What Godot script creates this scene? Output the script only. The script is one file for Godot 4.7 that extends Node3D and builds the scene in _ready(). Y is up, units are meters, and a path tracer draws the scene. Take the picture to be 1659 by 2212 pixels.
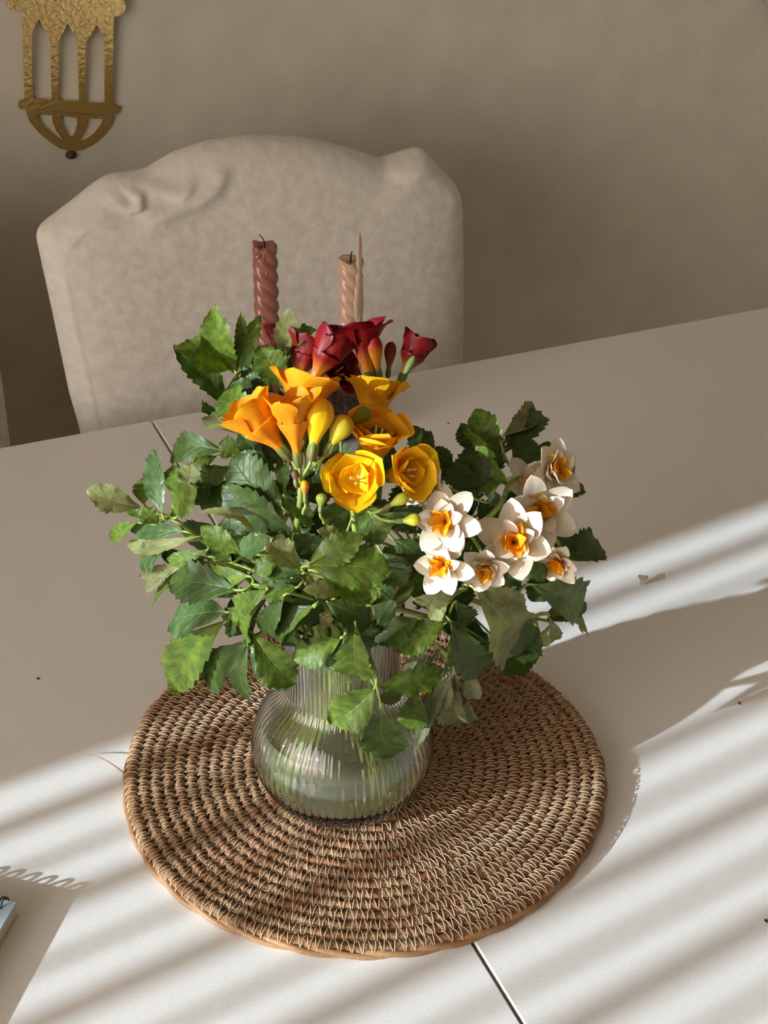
extends Node3D

const TABLE_Y := 0.75
const VASE := Vector3(-0.030, 0.757, 0.024)      # foot of the vase, on the mat
const SUN_AZ := 8.2                                # the sunlight travels along +x, turned this much towards -z
const SUN_EL := 16.5
const WINDOW_X := -2.7

var M := {}
var tex := {}
var used := {}
var rng := RandomNumberGenerator.new()


const FOLD_A := [Vector2(-0.1914, 0.9790), Vector2(-0.1784, 0.9663), Vector2(-0.1678, 0.9588), Vector2(-0.1565, 0.9610), Vector2(-0.1548, 0.9711), Vector2(-0.1627, 0.9756)]
const FOLD_B := [Vector2(-0.2273, 0.9469), Vector2(-0.1805, 0.9486), Vector2(-0.1327, 0.9503), Vector2(-0.0942, 0.9585), Vector2(-0.0713, 0.9714), Vector2(-0.0620, 0.9832)]
const FOLD_C := [Vector2(-0.1501, 0.9853), Vector2(-0.1249, 0.9741), Vector2(-0.1083, 0.9690), Vector2(-0.0991, 0.9747)]
const FOLD_D := [Vector2(-0.2475, 0.9032), Vector2(-0.2421, 0.9206), Vector2(-0.2204, 0.9409), Vector2(-0.1983, 0.9524)]
const FOLD_E := [Vector2(-0.2475, 0.9032), Vector2(-0.2422, 0.8332), Vector2(-0.2356, 0.7600), Vector2(-0.2300, 0.6956)]
const FOLD_F := [Vector2(0.1633, 0.9654), Vector2(0.1935, 0.9620), Vector2(0.2178, 0.9482), Vector2(0.2392, 0.9262)]


func _ready() -> void:
	# camera
	var cam := Camera3D.new()
	cam.name = "camera"
	cam.fov = 39.6480
	cam.near = 0.05
	cam.far = 60.0
	add_child(cam)
	cam.transform = Transform3D(Basis(Vector3(0.916708, 0.015534, 0.399256), Vector3(0.200619, 0.846260, -0.493555), Vector3(-0.345541, 0.532544, 0.772657)), Vector3(-0.330055, 1.510433, 0.762089))
	cam.current = true
	# sky: low winter sun in warm haze
	var env := Environment.new()
	env.background_mode = Environment.BG_SKY
	env.tonemap_mode = Environment.TONE_MAPPER_LINEAR
	env.tonemap_exposure = 1.0
	env.sdfgi_enabled = true
	env.ssao_enabled = true
	env.ssil_enabled = true
	var haze := ProceduralSkyMaterial.new()
	haze.sky_top_color = Color(0.80, 0.80, 0.84)
	haze.sky_horizon_color = Color(1.0, 0.93, 0.84)
	haze.ground_bottom_color = Color(0.62, 0.56, 0.50)
	haze.ground_horizon_color = Color(0.80, 0.72, 0.64)
	haze.sky_curve = 0.3
	haze.sky_energy_multiplier = 1.0
	haze.ground_energy_multiplier = 1.0
	env.background_energy_multiplier = 14.0
	env.sky = Sky.new()
	env.sky.sky_material = haze
	var world := WorldEnvironment.new()
	world.name = "world"
	world.environment = env
	add_child(world)
	# sun
	var sun := DirectionalLight3D.new()
	sun.name = "sun"
	sun.light_color = Color(0.895, 0.957, 1.0)
	sun.light_energy = 2.7
	sun.light_angular_distance = 0.53
	sun.shadow_enabled = true
	sun.sky_mode = DirectionalLight3D.SKY_MODE_LIGHT_ONLY
	add_child(sun)
	var az := deg_to_rad(SUN_AZ)
	var el := deg_to_rad(SUN_EL)
	sun.look_at_from_position(Vector3.ZERO, Vector3(cos(el) * cos(az), -sin(el), -cos(el) * sin(az)))

	rng.seed = 5
	make_materials()
	build_room()
	build_table()
	var chair := make_chair("cream velvet covered dining chair with curved top, behind the candles")
	var second := chair.duplicate()
	second.name = numbered("dining_chair")
	add_child(second)
	second.position = Vector3(0.185 - 0.578, 0.0, -0.72)
	tag(second, "cream velvet chair cut off by the left edge of the picture", "chair")
	var lantern := thing("wall_ornament", "gold foil lantern ornament hanging crooked on the wall above the chair", "ornament", Vector3(0.0166, 1.0357, -0.9440))
	var sheet := CSGCombiner3D.new()
	sheet.name = "foil_lantern"
	sheet.material_override = M.foil
	lantern.add_child(sheet)
	lantern.rotation.x = deg_to_rad(3.0)
	cut(sheet, [Vector2(-0.0500, 0.1058), Vector2(-0.0491, 0.0934), Vector2(-0.0532, 0.0532), Vector2(-0.0569, 0.0054), Vector2(-0.0584, -0.0207), Vector2(0.0465, -0.0382), Vector2(0.0497, 0.0118), Vector2(0.0560, 0.0793), Vector2(0.0577, 0.0949), Vector2(0.0340, 0.1443), Vector2(0.0171, 0.1677), Vector2(-0.0069, 0.1513)], false)
	cut(sheet, capsule(Vector2(-0.0563, 0.1001), Vector2(0.0590, 0.0854), 0.0115), false)
	cut(sheet, [Vector2(-0.0585, -0.0256), Vector2(-0.0553, -0.0410), Vector2(-0.0446, -0.0565), Vector2(-0.0325, -0.0692), Vector2(-0.0216, -0.0780), Vector2(-0.0084, -0.0823), Vector2(0.0054, -0.0822), Vector2(0.0198, -0.0760), Vector2(0.0332, -0.0659), Vector2(0.0428, -0.0549), Vector2(0.0465, -0.0441)], false)
	cut(sheet, [Vector2(-0.0421, 0.0625), Vector2(-0.0374, 0.0708), Vector2(-0.0318, 0.0782), Vector2(-0.0274, 0.0669), Vector2(-0.0211, 0.0529), Vector2(-0.0238, 0.0186), Vector2(-0.0264, -0.0159), Vector2(-0.0487, -0.0127), Vector2(-0.0457, 0.0206)], true)
	cut(sheet, [Vector2(-0.0120, 0.0513), Vector2(-0.0062, 0.0596), Vector2(0.0007, 0.0709), Vector2(0.0053, 0.0602), Vector2(0.0105, 0.0494), Vector2(0.0083, 0.0157), Vector2(0.0059, -0.0215), Vector2(-0.0186, -0.0181), Vector2(-0.0151, 0.0178)], true)
	cut(sheet, [Vector2(0.0200, 0.0470), Vector2(0.0272, 0.0561), Vector2(0.0348, 0.0663), Vector2(0.0404, 0.0550), Vector2(0.0421, 0.0452), Vector2(0.0396, 0.0128), Vector2(0.0367, -0.0270), Vector2(0.0136, -0.0240), Vector2(0.0169, 0.0149)], true)
	cut(sheet, [Vector2(-0.0469, -0.0325), Vector2(-0.0280, -0.0350), Vector2(-0.0284, -0.0438), Vector2(-0.0244, -0.0561), Vector2(-0.0172, -0.0686), Vector2(-0.0267, -0.0618), Vector2(-0.0373, -0.0513), Vector2(-0.0430, -0.0423)], true)
	cut(sheet, [Vector2(-0.0173, -0.0369), Vector2(-0.0074, -0.0396), Vector2(0.0018, -0.0420), Vector2(0.0015, -0.0487), Vector2(-0.0017, -0.0586), Vector2(-0.0077, -0.0670), Vector2(-0.0128, -0.0591), Vector2(-0.0168, -0.0485)], true)
	cut(sheet, [Vector2(0.0129, -0.0435), Vector2(0.0332, -0.0465), Vector2(0.0296, -0.0535), Vector2(0.0210, -0.0628), Vector2(0.0101, -0.0694), Vector2(0.0013, -0.0713), Vector2(0.0072, -0.0630), Vector2(0.0126, -0.0516)], true)
	cut(sheet, capsule(Vector2(-0.0604, -0.0188), Vector2(0.0479, -0.0366), 0.0063), false)
	var knob_shape := SphereMesh.new()
	knob_shape.radius = 0.0068
	knob_shape.height = 0.0105
	part("knob", knob_shape, M.dark_bead, lantern, Vector3(Vector2(-0.0097, -0.0867).x, Vector2(-0.0097, -0.0867).y, -0.001)).set_meta("label", "small dark knob at the lower tip")
	build_picture()
	build_placemat()
	build_vase()
	build_holder()
	build_candle("dusty rose twisted candle with bent black wick, left of the pair", Vector3(0.100, 0.811, -0.5), 0.985, M.wax_rose, [[2.6, 0.0, 0.012, 0.0032], [1.9, 0.0, 0.030, 0.0016]], 3, false)
	build_candle("pale pink twisted candle with a tall fin of spilled wax, right of the pair", Vector3(0.192, 0.811, -0.5), 0.956, M.wax_pale, [[1.2, -0.05, 0.055, 0.0022], [0.5, -0.02, 0.07, 0.0020], [-0.3, 0.002, 0.035, 0.0026]], 6, true)
	build_notebook()
	build_crumbs()
	rng.seed = 12
	sprig("upright green sprig at the upper left, in front of the left candle", Vector3(-0.0731, 1.0782, -0.0599), [
		[Vector3(-0.0788, 1.0907, -0.0434), Vector3(-0.0929, 1.1392, -0.0395), Vector3(-0.6090, -0.2378, 0.7567), 0.0239, 0.06, 0.30, 0.00, 1],
		[Vector3(-0.0793, 1.0983, -0.0446), Vector3(-0.0743, 1.1329, -0.0375), Vector3(-0.0916, -0.1870, 0.9781), 0.0084, 0.06, 0.22, 0.00, 1],
		[Vector3(-0.0782, 1.0896, -0.0432), Vector3(-0.0628, 1.1296, -0.0362), Vector3(-0.3973, -0.0067, 0.9176), 0.0133, 0.06, 0.22, 0.00, 1],
		[Vector3(-0.0824, 1.0921, -0.0439), Vector3(-0.1174, 1.1170, -0.0381), Vector3(0.4957, 0.5411, 0.6794), 0.0255, 0.06, 0.22, 0.00, 1],
		[Vector3(-0.0842, 1.0622, -0.0483), Vector3(-0.1169, 1.1130, -0.0470), Vector3(0.0142, -0.0163, 0.9998), 0.0194, 0.06, 0.22, 0.00, 0],
		[Vector3(-0.0822, 1.0652, -0.0630), Vector3(-0.0896, 1.0893, -0.0562), Vector3(-0.5452, -0.3770, 0.7488), 0.0173, 0.06, 0.22, 0.00, 4],
		[Vector3(-0.0692, 1.0700, -0.0676), Vector3(-0.0612, 1.0806, -0.0574), Vector3(-0.8652, 0.4623, 0.1942), 0.0134, 0.06, 0.22, 0.00, 4],
		[Vector3(-0.0662, 1.0776, -0.0687), Vector3(-0.0577, 1.1002, -0.0602), Vector3(-0.9023, 0.1970, 0.3836), 0.0210, 0.06, 0.22, 0.00, 0],
	])
	sprig("light green sprig between the red freesias and the left candle", Vector3(-0.0386, 1.0775, -0.0566), [
		[Vector3(-0.0450, 1.0896, -0.0403), Vector3(-0.0435, 1.1316, -0.0347), Vector3(-0.4544, -0.1021, 0.8849), 0.0167, 0.06, 0.10, 0.00, 2],
		[Vector3(-0.0459, 1.0945, -0.0412), Vector3(-0.0274, 1.1178, -0.0312), Vector3(-0.6828, 0.6681, -0.2958), 0.0241, 0.06, 0.22, 0.00, 1],
		[Vector3(-0.0314, 1.0792, -0.0561), Vector3(-0.0288, 1.1025, -0.0481), Vector3(-0.9021, -0.0454, 0.4292), 0.0209, 0.06, 0.22, 0.00, 0],
		[Vector3(-0.0550, 1.0843, -0.0222), Vector3(-0.0654, 1.1103, -0.0340), Vector3(-0.2947, 0.2929, 0.9096), 0.0239, 0.06, 0.22, 0.30, 1],
		[Vector3(-0.0573, 1.0774, -0.0289), Vector3(-0.0725, 1.0847, -0.0448), Vector3(-0.3405, 0.6886, 0.6403), 0.0178, 0.06, 0.22, 0.00, 0],
		[Vector3(-0.0519, 1.0653, -0.0653), Vector3(-0.0514, 1.0966, -0.0590), Vector3(-0.7971, -0.1060, 0.5945), 0.0202, 0.06, 0.22, 0.00, 0],
		[Vector3(-0.0318, 1.0725, -0.0645), Vector3(-0.0438, 1.0992, -0.0587), Vector3(-0.1666, -0.2816, 0.9450), 0.0140, 0.06, 0.22, 0.00, 0],
	])
	sprig("sprig with a pale patched leaf left of the yellow freesias", Vector3(-0.0827, 1.0651, 0.0024), [
		[Vector3(-0.0880, 1.0757, 0.0161), Vector3(-0.0902, 1.0872, -0.0323), Vector3(-0.4958, 0.8393, 0.2231), 0.0255, 0.06, 0.22, 0.25, 1],
		[Vector3(-0.0927, 1.0742, 0.0127), Vector3(-0.1007, 1.0731, -0.0304), Vector3(-0.3106, 0.9499, 0.0346), 0.0206, 0.06, 0.22, 0.00, 2],
		[Vector3(-0.0939, 1.0642, -0.0397), Vector3(-0.1057, 1.0725, -0.0306), Vector3(0.5950, 0.8030, 0.0335), 0.0147, 0.06, 0.22, 0.00, 0],
		[Vector3(-0.0730, 1.0752, -0.0244), Vector3(-0.0826, 1.0842, -0.0407), Vector3(-0.4032, 0.6790, 0.6135), 0.0167, 0.06, 0.22, 0.00, 0],
		[Vector3(-0.0752, 1.0668, -0.0080), Vector3(-0.0736, 1.0701, -0.0518), Vector3(-0.4978, 0.8660, 0.0466), 0.0202, 0.06, 0.22, 0.00, 0],
		[Vector3(-0.0831, 1.0583, 0.0182), Vector3(-0.0915, 1.0706, 0.0011), Vector3(-0.4075, 0.6366, 0.6548), 0.0178, 0.06, 0.22, 0.00, 0],
	])
	sprig("sprig with a long arched leaf over the table left of the yellow freesias", Vector3(-0.0927, 1.0576, 0.0099), [
		[Vector3(-0.1070, 1.0664, 0.0143), Vector3(-0.1361, 1.0450, -0.0262), Vector3(-0.7728, 0.5849, 0.2462), 0.0201, 0.12, 0.22, 0.00, 0],
		[Vector3(-0.0979, 1.0686, 0.0239), Vector3(-0.1106, 1.0731, 0.0168), Vector3(-0.4312, 0.1942, 0.8811), 0.0156, 0.06, 0.22, 0.00, 1],
		[Vector3(-0.1084, 1.0591, 0.0063), Vector3(-0.1246, 1.0575, 0.0067), Vector3(0.0200, 0.0736, 0.9971), 0.0095, 0.06, 0.22, 0.00, 1],
	])
	sprig("sprig reaching furthest left over the table with a folded pale leaf", Vector3(-0.1384, 1.0111, -0.0101), [
		[Vector3(-0.1548, 1.0200, -0.0131), Vector3(-0.1869, 1.0357, -0.0244), Vector3(0.0589, 0.6584, 0.7504), 0.0197, 0.06, 0.22, 0.25, 2],
		[Vector3(-0.1526, 1.0189, -0.0172), Vector3(-0.1478, 1.0315, -0.0311), Vector3(-0.4824, 0.7248, 0.4919), 0.0159, 0.06, 0.22, 0.00, 1],
		[Vector3(-0.1457, 1.0215, 0.0028), Vector3(-0.1427, 1.0535, -0.0282), Vector3(-0.6377, 0.5662, 0.5223), 0.0180, 0.06, 0.22, 0.00, 4],
		[Vector3(-0.1379, 1.0348, 0.0061), Vector3(-0.1326, 1.0480, -0.0130), Vector3(-0.4540, 0.7873, 0.4173), 0.0160, 0.06, 0.22, 0.00, 1],
		[Vector3(-0.1322, 1.0407, 0.0098), Vector3(-0.1255, 1.0570, 0.0056), Vector3(-0.2764, 0.3450, 0.8970), 0.0167, 0.06, 0.22, 0.00, 2],
		[Vector3(-0.1387, 1.0233, 0.0107), Vector3(-0.1326, 1.0544, 0.0322), Vector3(-0.9808, 0.0674, 0.1831), 0.0242, 0.06, 0.22, 0.00, 1],
		[Vector3(-0.1554, 1.0101, -0.0163), Vector3(-0.1614, 1.0166, -0.0255), Vector3(-0.4148, 0.5898, 0.6929), 0.0094, 0.06, 0.22, 0.00, 1],
		[Vector3(-0.1469, 1.0133, -0.0026), Vector3(-0.1574, 1.0251, -0.0044), Vector3(0.0192, 0.1679, 0.9856), 0.0132, 0.06, 0.22, 0.00, 1],
		[Vector3(-0.1265, 1.0291, 0.0099), Vector3(-0.1172, 1.0506, 0.0198), Vector3(-0.8974, 0.2074, 0.3893), 0.0150, 0.06, 0.22, 0.00, 0],
	])
	sprig("sprig with glossy leaves at the far left below the folded pale leaf", Vector3(-0.1191, 0.9947, 0.0001), [
		[Vector3(-0.1331, 1.0088, 0.0075), Vector3(-0.1615, 0.9929, -0.0409), Vector3(-0.7495, 0.6187, 0.2355), 0.0136, 0.06, 0.10, 0.00, 4],
		[Vector3(-0.1565, 1.0050, -0.0204), Vector3(-0.1728, 0.9752, -0.0540), Vector3(-0.9216, 0.3695, 0.1192), 0.0116, 0.06, 0.22, 0.00, 1],
		[Vector3(-0.1235, 1.0104, 0.0188), Vector3(-0.1644, 0.9712, -0.0549), Vector3(-0.8262, 0.5364, 0.1723), 0.0112, 0.06, 0.22, 0.00, 2],
		[Vector3(-0.1411, 0.9902, -0.0097), Vector3(-0.1598, 0.9711, -0.0242), Vector3(-0.7671, 0.6184, 0.1707), 0.0222, 0.06, 0.05, 0.00, 4],
		[Vector3(-0.1211, 0.9957, 0.0145), Vector3(-0.1446, 0.9807, -0.0068), Vector3(-0.7183, 0.5737, 0.3936), 0.0104, 0.06, 0.22, 0.00, 1],
	])
	sprig("thin sprig with narrow pale tips low at the far left", Vector3(-0.1008, 0.9936, 0.0447), [
		[Vector3(-0.1302, 0.9782, -0.0032), Vector3(-0.1611, 0.9632, -0.0178), Vector3(-0.5229, 0.3119, 0.7933), 0.0117, 0.06, 0.22, 0.00, 2],
		[Vector3(-0.1346, 0.9744, -0.0074), Vector3(-0.1593, 0.9544, -0.0124), Vector3(-0.5970, 0.6071, 0.5244), 0.0103, 0.06, 0.22, 0.00, 2],
		[Vector3(-0.1214, 0.9884, 0.0103), Vector3(-0.1353, 0.9772, 0.0082), Vector3(-0.5770, 0.6179, 0.5341), 0.0072, 0.06, 0.22, 0.00, 1],
		[Vector3(-0.1296, 0.9744, 0.0016), Vector3(-0.1566, 0.9446, -0.0118), Vector3(-0.7389, 0.6738, -0.0087), 0.0133, 0.06, 0.22, 0.00, 1],
		[Vector3(-0.1288, 0.9779, -0.0133), Vector3(-0.1442, 0.9766, -0.0184), Vector3(-0.2721, 0.7173, 0.6415), 0.0105, 0.06, 0.22, 0.00, 0],
	])
	sprig("broad dark veined leaf on a sprig at the middle left", Vector3(-0.0763, 1.0347, 0.0490), [
		[Vector3(-0.0849, 1.0469, 0.0624), Vector3(-0.1077, 1.0718, 0.0314), Vector3(-0.4594, 0.4967, 0.7364), 0.0330, 0.06, 0.12, 0.00, 0],
		[Vector3(-0.0791, 1.0309, 0.0686), Vector3(-0.1181, 1.0551, 0.0395), Vector3(-0.6019, -0.0112, 0.7985), 0.0276, 0.06, 0.22, 0.00, 0],
		[Vector3(-0.0827, 1.0638, 0.0459), Vector3(-0.1018, 1.0746, 0.0326), Vector3(-0.2123, 0.5873, 0.7810), 0.0126, 0.06, 0.22, 0.00, 4],
		[Vector3(-0.0830, 1.0534, 0.0575), Vector3(-0.0754, 1.0436, 0.0840), Vector3(0.0680, 0.9418, 0.3293), 0.0148, 0.06, 0.22, 0.00, 4],
		[Vector3(-0.0797, 1.0683, 0.0413), Vector3(-0.0851, 1.0631, 0.0643), Vector3(-0.3809, 0.9169, 0.1194), 0.0089, 0.06, 0.22, 0.00, 0],
		[Vector3(-0.1036, 1.0546, 0.0144), Vector3(-0.1242, 1.0491, 0.0232), Vector3(-0.0609, 0.9044, 0.4224), 0.0163, 0.06, 0.22, 0.00, 0],
		[Vector3(-0.1056, 1.0468, 0.0167), Vector3(-0.1246, 1.0298, 0.0210), Vector3(-0.4852, 0.6802, 0.5495), 0.0196, 0.06, 0.22, 0.00, 0],
		[Vector3(-0.1033, 1.0331, 0.0646), Vector3(-0.1298, 1.0526, 0.0486), Vector3(0.4590, 0.8470, 0.2681), 0.0083, 0.16, 0.22, 0.00, 2],
		[Vector3(-0.0835, 1.0493, 0.0141), Vector3(-0.1015, 1.0547, 0.0101), Vector3(0.0239, 0.6526, 0.7573), 0.0201, 0.06, 0.22, 0.00, 0],
		[Vector3(-0.0822, 1.0205, 0.0431), Vector3(-0.0910, 1.0460, 0.0335), Vector3(-0.3510, 0.2201, 0.9101), 0.0229, 0.06, 0.22, 0.00, 0],
	])
	sprig("sprig with a notched glossy leaf at the middle left", Vector3(-0.1017, 1.0006, 0.0344), [
		[Vector3(-0.1097, 1.0103, 0.0427), Vector3(-0.0992, 1.0368, 0.0750), Vector3(-0.9462, 0.3208, 0.0425), 0.0157, 0.06, 0.22, 0.00, 4],
		[Vector3(-0.1090, 1.0118, 0.0500), Vector3(-0.1300, 1.0268, 0.0325), Vector3(-0.2740, 0.5414, 0.7948), 0.0153, 0.06, 0.22, 0.00, 1],
		[Vector3(-0.0928, 1.0205, 0.0756), Vector3(-0.1081, 1.0113, 0.0726), Vector3(-0.4971, 0.6420, 0.5837), 0.0143, 0.06, 0.22, 0.00, 1],
		[Vector3(-0.1124, 0.9986, 0.0383), Vector3(-0.1201, 1.0089, 0.0337), Vector3(-0.1996, 0.2733, 0.9410), 0.0118, 0.06, 0.22, 0.00, 1],
		[Vector3(-0.0971, 1.0140, 0.0494), Vector3(-0.0896, 1.0331, 0.0660), Vector3(-0.9589, 0.2198, 0.1796), 0.0140, 0.06, 0.22, 0.00, 0],
	])
	sprig("olive backed sprig left of the large veined leaf", Vector3(-0.0738, 1.0010, 0.0696), [
		[Vector3(-0.0814, 1.0141, 0.0837), Vector3(-0.1001, 1.0359, 0.0742), Vector3(0.1549, 0.5033, 0.8501), 0.0196, 0.06, 0.22, 0.00, 2],
		[Vector3(-0.0809, 1.0119, 0.0848), Vector3(-0.1090, 1.0093, 0.0716), Vector3(-0.3635, 0.6714, 0.6458), 0.0127, 0.06, 0.22, 0.00, 0],
		[Vector3(-0.0881, 1.0091, 0.0835), Vector3(-0.1015, 1.0075, 0.0873), Vector3(-0.1008, 0.9925, 0.0690), 0.0115, 0.06, 0.22, 0.00, 4],
		[Vector3(-0.0773, 0.9985, 0.0748), Vector3(-0.0866, 1.0212, 0.0750), Vector3(-0.2568, -0.1144, 0.9597), 0.0163, 0.06, 0.22, 0.00, 0],
		[Vector3(-0.0830, 0.9965, 0.0775), Vector3(-0.1057, 0.9969, 0.0689), Vector3(-0.2561, 0.6659, 0.7007), 0.0160, 0.06, 0.22, 0.00, 1],
		[Vector3(-0.0643, 1.0076, 0.0695), Vector3(-0.0795, 1.0285, 0.0675), Vector3(-0.0045, 0.0887, 0.9960), 0.0191, 0.06, 0.22, 0.00, 0],
	])
	sprig("large dark serrated sprig at the lower left", Vector3(-0.1020, 0.9849, 0.0475), [
		[Vector3(-0.1128, 0.9838, 0.0486), Vector3(-0.1470, 0.9691, -0.0004), Vector3(-0.7266, 0.6059, 0.3241), 0.0286, 0.06, 0.12, 0.00, 0],
		[Vector3(-0.1059, 0.9951, 0.0517), Vector3(-0.1302, 0.9741, 0.0078), Vector3(-0.8853, 0.3217, 0.3359), 0.0206, 0.06, 0.22, 0.00, 1],
		[Vector3(-0.1009, 0.9980, 0.0746), Vector3(-0.1172, 0.9715, 0.0474), Vector3(-0.9169, 0.3224, 0.2352), 0.0154, 0.06, 0.22, 0.00, 1],
		[Vector3(-0.1065, 0.9679, 0.0355), Vector3(-0.1212, 0.9746, 0.0098), Vector3(-0.5613, 0.6625, 0.4960), 0.0236, 0.06, 0.22, 0.00, 0],
	])
	sprig("sprig with a pale bluish round leaf at the lower left", Vector3(-0.1088, 0.9452, 0.0203), [
		[Vector3(-0.1153, 0.9559, 0.0318), Vector3(-0.1473, 0.9273, -0.0115), Vector3(-0.6604, 0.7508, -0.0096), 0.0321, 0.06, 0.06, 0.00, 4],
		[Vector3(-0.1064, 0.9656, 0.0442), Vector3(-0.1153, 0.9334, 0.0204), Vector3(-0.9692, 0.1028, 0.2238), 0.0186, 0.06, 0.22, 0.00, 0],
		[Vector3(-0.1043, 0.9844, 0.0655), Vector3(-0.1084, 0.9320, 0.0390), Vector3(-0.9964, 0.0392, 0.0750), 0.0231, 0.06, 0.22, 0.00, 1],
	])
	sprig("sprig whose long bright leaf hangs lowest on the left above the placemat", Vector3(-0.0974, 0.9280, 0.0281), [
		[Vector3(-0.1153, 0.9422, 0.0239), Vector3(-0.1431, 0.8431, -0.0319), Vector3(-0.8876, -0.0103, 0.4604), 0.0320, 0.06, 0.15, 0.00, 1],
		[Vector3(-0.1023, 0.9276, 0.0317), Vector3(-0.1240, 0.8596, -0.0106), Vector3(-0.9426, 0.1030, 0.3177), 0.0275, 0.06, 0.22, 0.00, 0],
		[Vector3(-0.1163, 0.8890, -0.0033), Vector3(-0.1267, 0.8617, -0.0090), Vector3(-0.8412, 0.3968, -0.3673), 0.0115, 0.06, 0.22, 0.00, 2],
		[Vector3(-0.1028, 0.9311, 0.0375), Vector3(-0.1071, 0.8736, 0.0335), Vector3(-0.7313, 0.0063, 0.6821), 0.0153, 0.10, 0.22, 0.00, 0],
		[Vector3(-0.1031, 0.9307, 0.0401), Vector3(-0.0872, 0.9052, 0.0645), Vector3(-0.5828, 0.3431, 0.7367), 0.0254, 0.06, 0.22, 0.00, 4],
		[Vector3(-0.1049, 0.9502, 0.0530), Vector3(-0.0827, 0.9124, 0.0710), Vector3(-0.1853, 0.3320, 0.9249), 0.0261, 0.06, 0.22, 0.00, 1],
		[Vector3(-0.1030, 0.9334, 0.0307), Vector3(-0.1134, 0.9504, 0.0335), Vector3(-0.1802, -0.2692, 0.9461), 0.0152, 0.06, 0.22, 0.00, 0],
	])
	sprig("dark sprig edged in bright yellow green at the lower middle", Vector3(-0.0653, 0.9770, 0.0715), [
		[Vector3(-0.0926, 0.9969, 0.0817), Vector3(-0.1037, 0.9546, 0.0585), Vector3(-0.9253, 0.0373, 0.3775), 0.0175, 0.06, 0.22, 0.00, 0],
		[Vector3(-0.0754, 0.9874, 0.0872), Vector3(-0.0982, 0.9564, 0.0684), Vector3(-0.8255, 0.3299, 0.4579), 0.0218, 0.06, 0.22, 0.00, 0],
		[Vector3(-0.0756, 0.9887, 0.0901), Vector3(-0.0951, 0.9498, 0.0702), Vector3(-0.6834, 0.5743, -0.4507), 0.0194, 0.06, 0.22, 0.00, 1],
		[Vector3(-0.0737, 0.9276, 0.0511), Vector3(-0.0911, 0.9704, 0.0712), Vector3(-0.5280, -0.5269, 0.6661), 0.0263, 0.06, 0.22, 0.00, 0],
		[Vector3(-0.0600, 0.9567, 0.0656), Vector3(-0.0842, 0.9870, 0.0777), Vector3(0.2304, -0.1984, 0.9527), 0.0200, 0.06, 0.22, 0.00, 0],
		[Vector3(-0.0582, 0.9854, 0.0816), Vector3(-0.0726, 1.0055, 0.0894), Vector3(0.2053, -0.2204, 0.9536), 0.0161, 0.06, 0.22, 0.00, 0],
	])
	sprig("large bright veined leaf on a sprig in the middle of the bouquet", Vector3(-0.0741, 1.0021, 0.0690), [
		[Vector3(-0.0830, 1.0273, 0.0996), Vector3(-0.0373, 1.0261, 0.1208), Vector3(-0.2714, 0.7296, 0.6277), 0.0301, 0.06, 0.10, 0.00, 1],
		[Vector3(-0.0811, 1.0266, 0.0961), Vector3(-0.0508, 1.0455, 0.1071), Vector3(-0.5402, 0.4473, 0.7128), 0.0202, 0.06, 0.22, 0.00, 1],
		[Vector3(-0.0760, 1.0209, 0.0999), Vector3(-0.0469, 1.0043, 0.1162), Vector3(0.0555, 0.7465, 0.6630), 0.0187, 0.06, 0.22, 0.00, 1],
		[Vector3(-0.0538, 1.0017, 0.1006), Vector3(-0.0863, 1.0121, 0.1021), Vector3(0.2289, 0.5969, 0.7690), 0.0126, 0.06, 0.22, 0.00, 2],
		[Vector3(-0.0455, 0.9902, 0.1005), Vector3(-0.0425, 1.0087, 0.1142), Vector3(-0.9667, -0.0281, 0.2542), 0.0099, 0.06, 0.22, 0.00, 1],
	])
	sprig("sprig with a small pale silvery leaf at the lower middle", Vector3(-0.0351, 0.9675, 0.0764), [
		[Vector3(-0.0434, 0.9891, 0.1029), Vector3(-0.0285, 0.9798, 0.1086), Vector3(-0.2473, 0.1840, 0.9513), 0.0182, 0.06, 0.22, 0.00, 4],
		[Vector3(-0.0675, 0.9895, 0.0893), Vector3(-0.0377, 0.9692, 0.0952), Vector3(0.0735, 0.3752, 0.9240), 0.0244, 0.06, 0.22, 0.00, 0],
		[Vector3(-0.0691, 0.9743, 0.0811), Vector3(-0.0637, 0.9667, 0.0857), Vector3(-0.2693, 0.3535, 0.8958), 0.0098, 0.06, 0.22, 0.00, 2],
		[Vector3(-0.0415, 0.9677, 0.0838), Vector3(-0.0621, 0.9684, 0.0849), Vector3(0.0598, 0.7021, 0.7095), 0.0197, 0.06, 0.22, 0.00, 0],
		[Vector3(-0.0292, 0.9772, 0.0812), Vector3(-0.0227, 0.9981, 0.0926), Vector3(-0.8962, 0.0353, 0.4423), 0.0200, 0.06, 0.22, 0.00, 0],
	])
	sprig("sprig hanging over the front of the vase neck with yellow green light in it", Vector3(-0.0425, 0.9508, 0.0669), [
		[Vector3(-0.0546, 0.9529, 0.0828), Vector3(-0.0858, 0.9379, 0.0744), Vector3(-0.4179, 0.4164, 0.8075), 0.0220, 0.06, 0.22, 0.00, 1],
		[Vector3(-0.0519, 0.9748, 0.0995), Vector3(-0.0459, 0.9170, 0.0907), Vector3(-0.5548, -0.1810, 0.8121), 0.0290, 0.10, 0.22, 0.25, 1],
		[Vector3(-0.0521, 0.9548, 0.0822), Vector3(-0.0682, 0.9288, 0.0754), Vector3(-0.7360, 0.2956, 0.6090), 0.0202, 0.06, 0.22, 0.00, 0],
		[Vector3(-0.0485, 0.9632, 0.0852), Vector3(-0.0287, 0.9432, 0.0872), Vector3(0.0640, 0.1622, 0.9847), 0.0166, 0.06, 0.22, 0.00, 0],
	])
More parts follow.
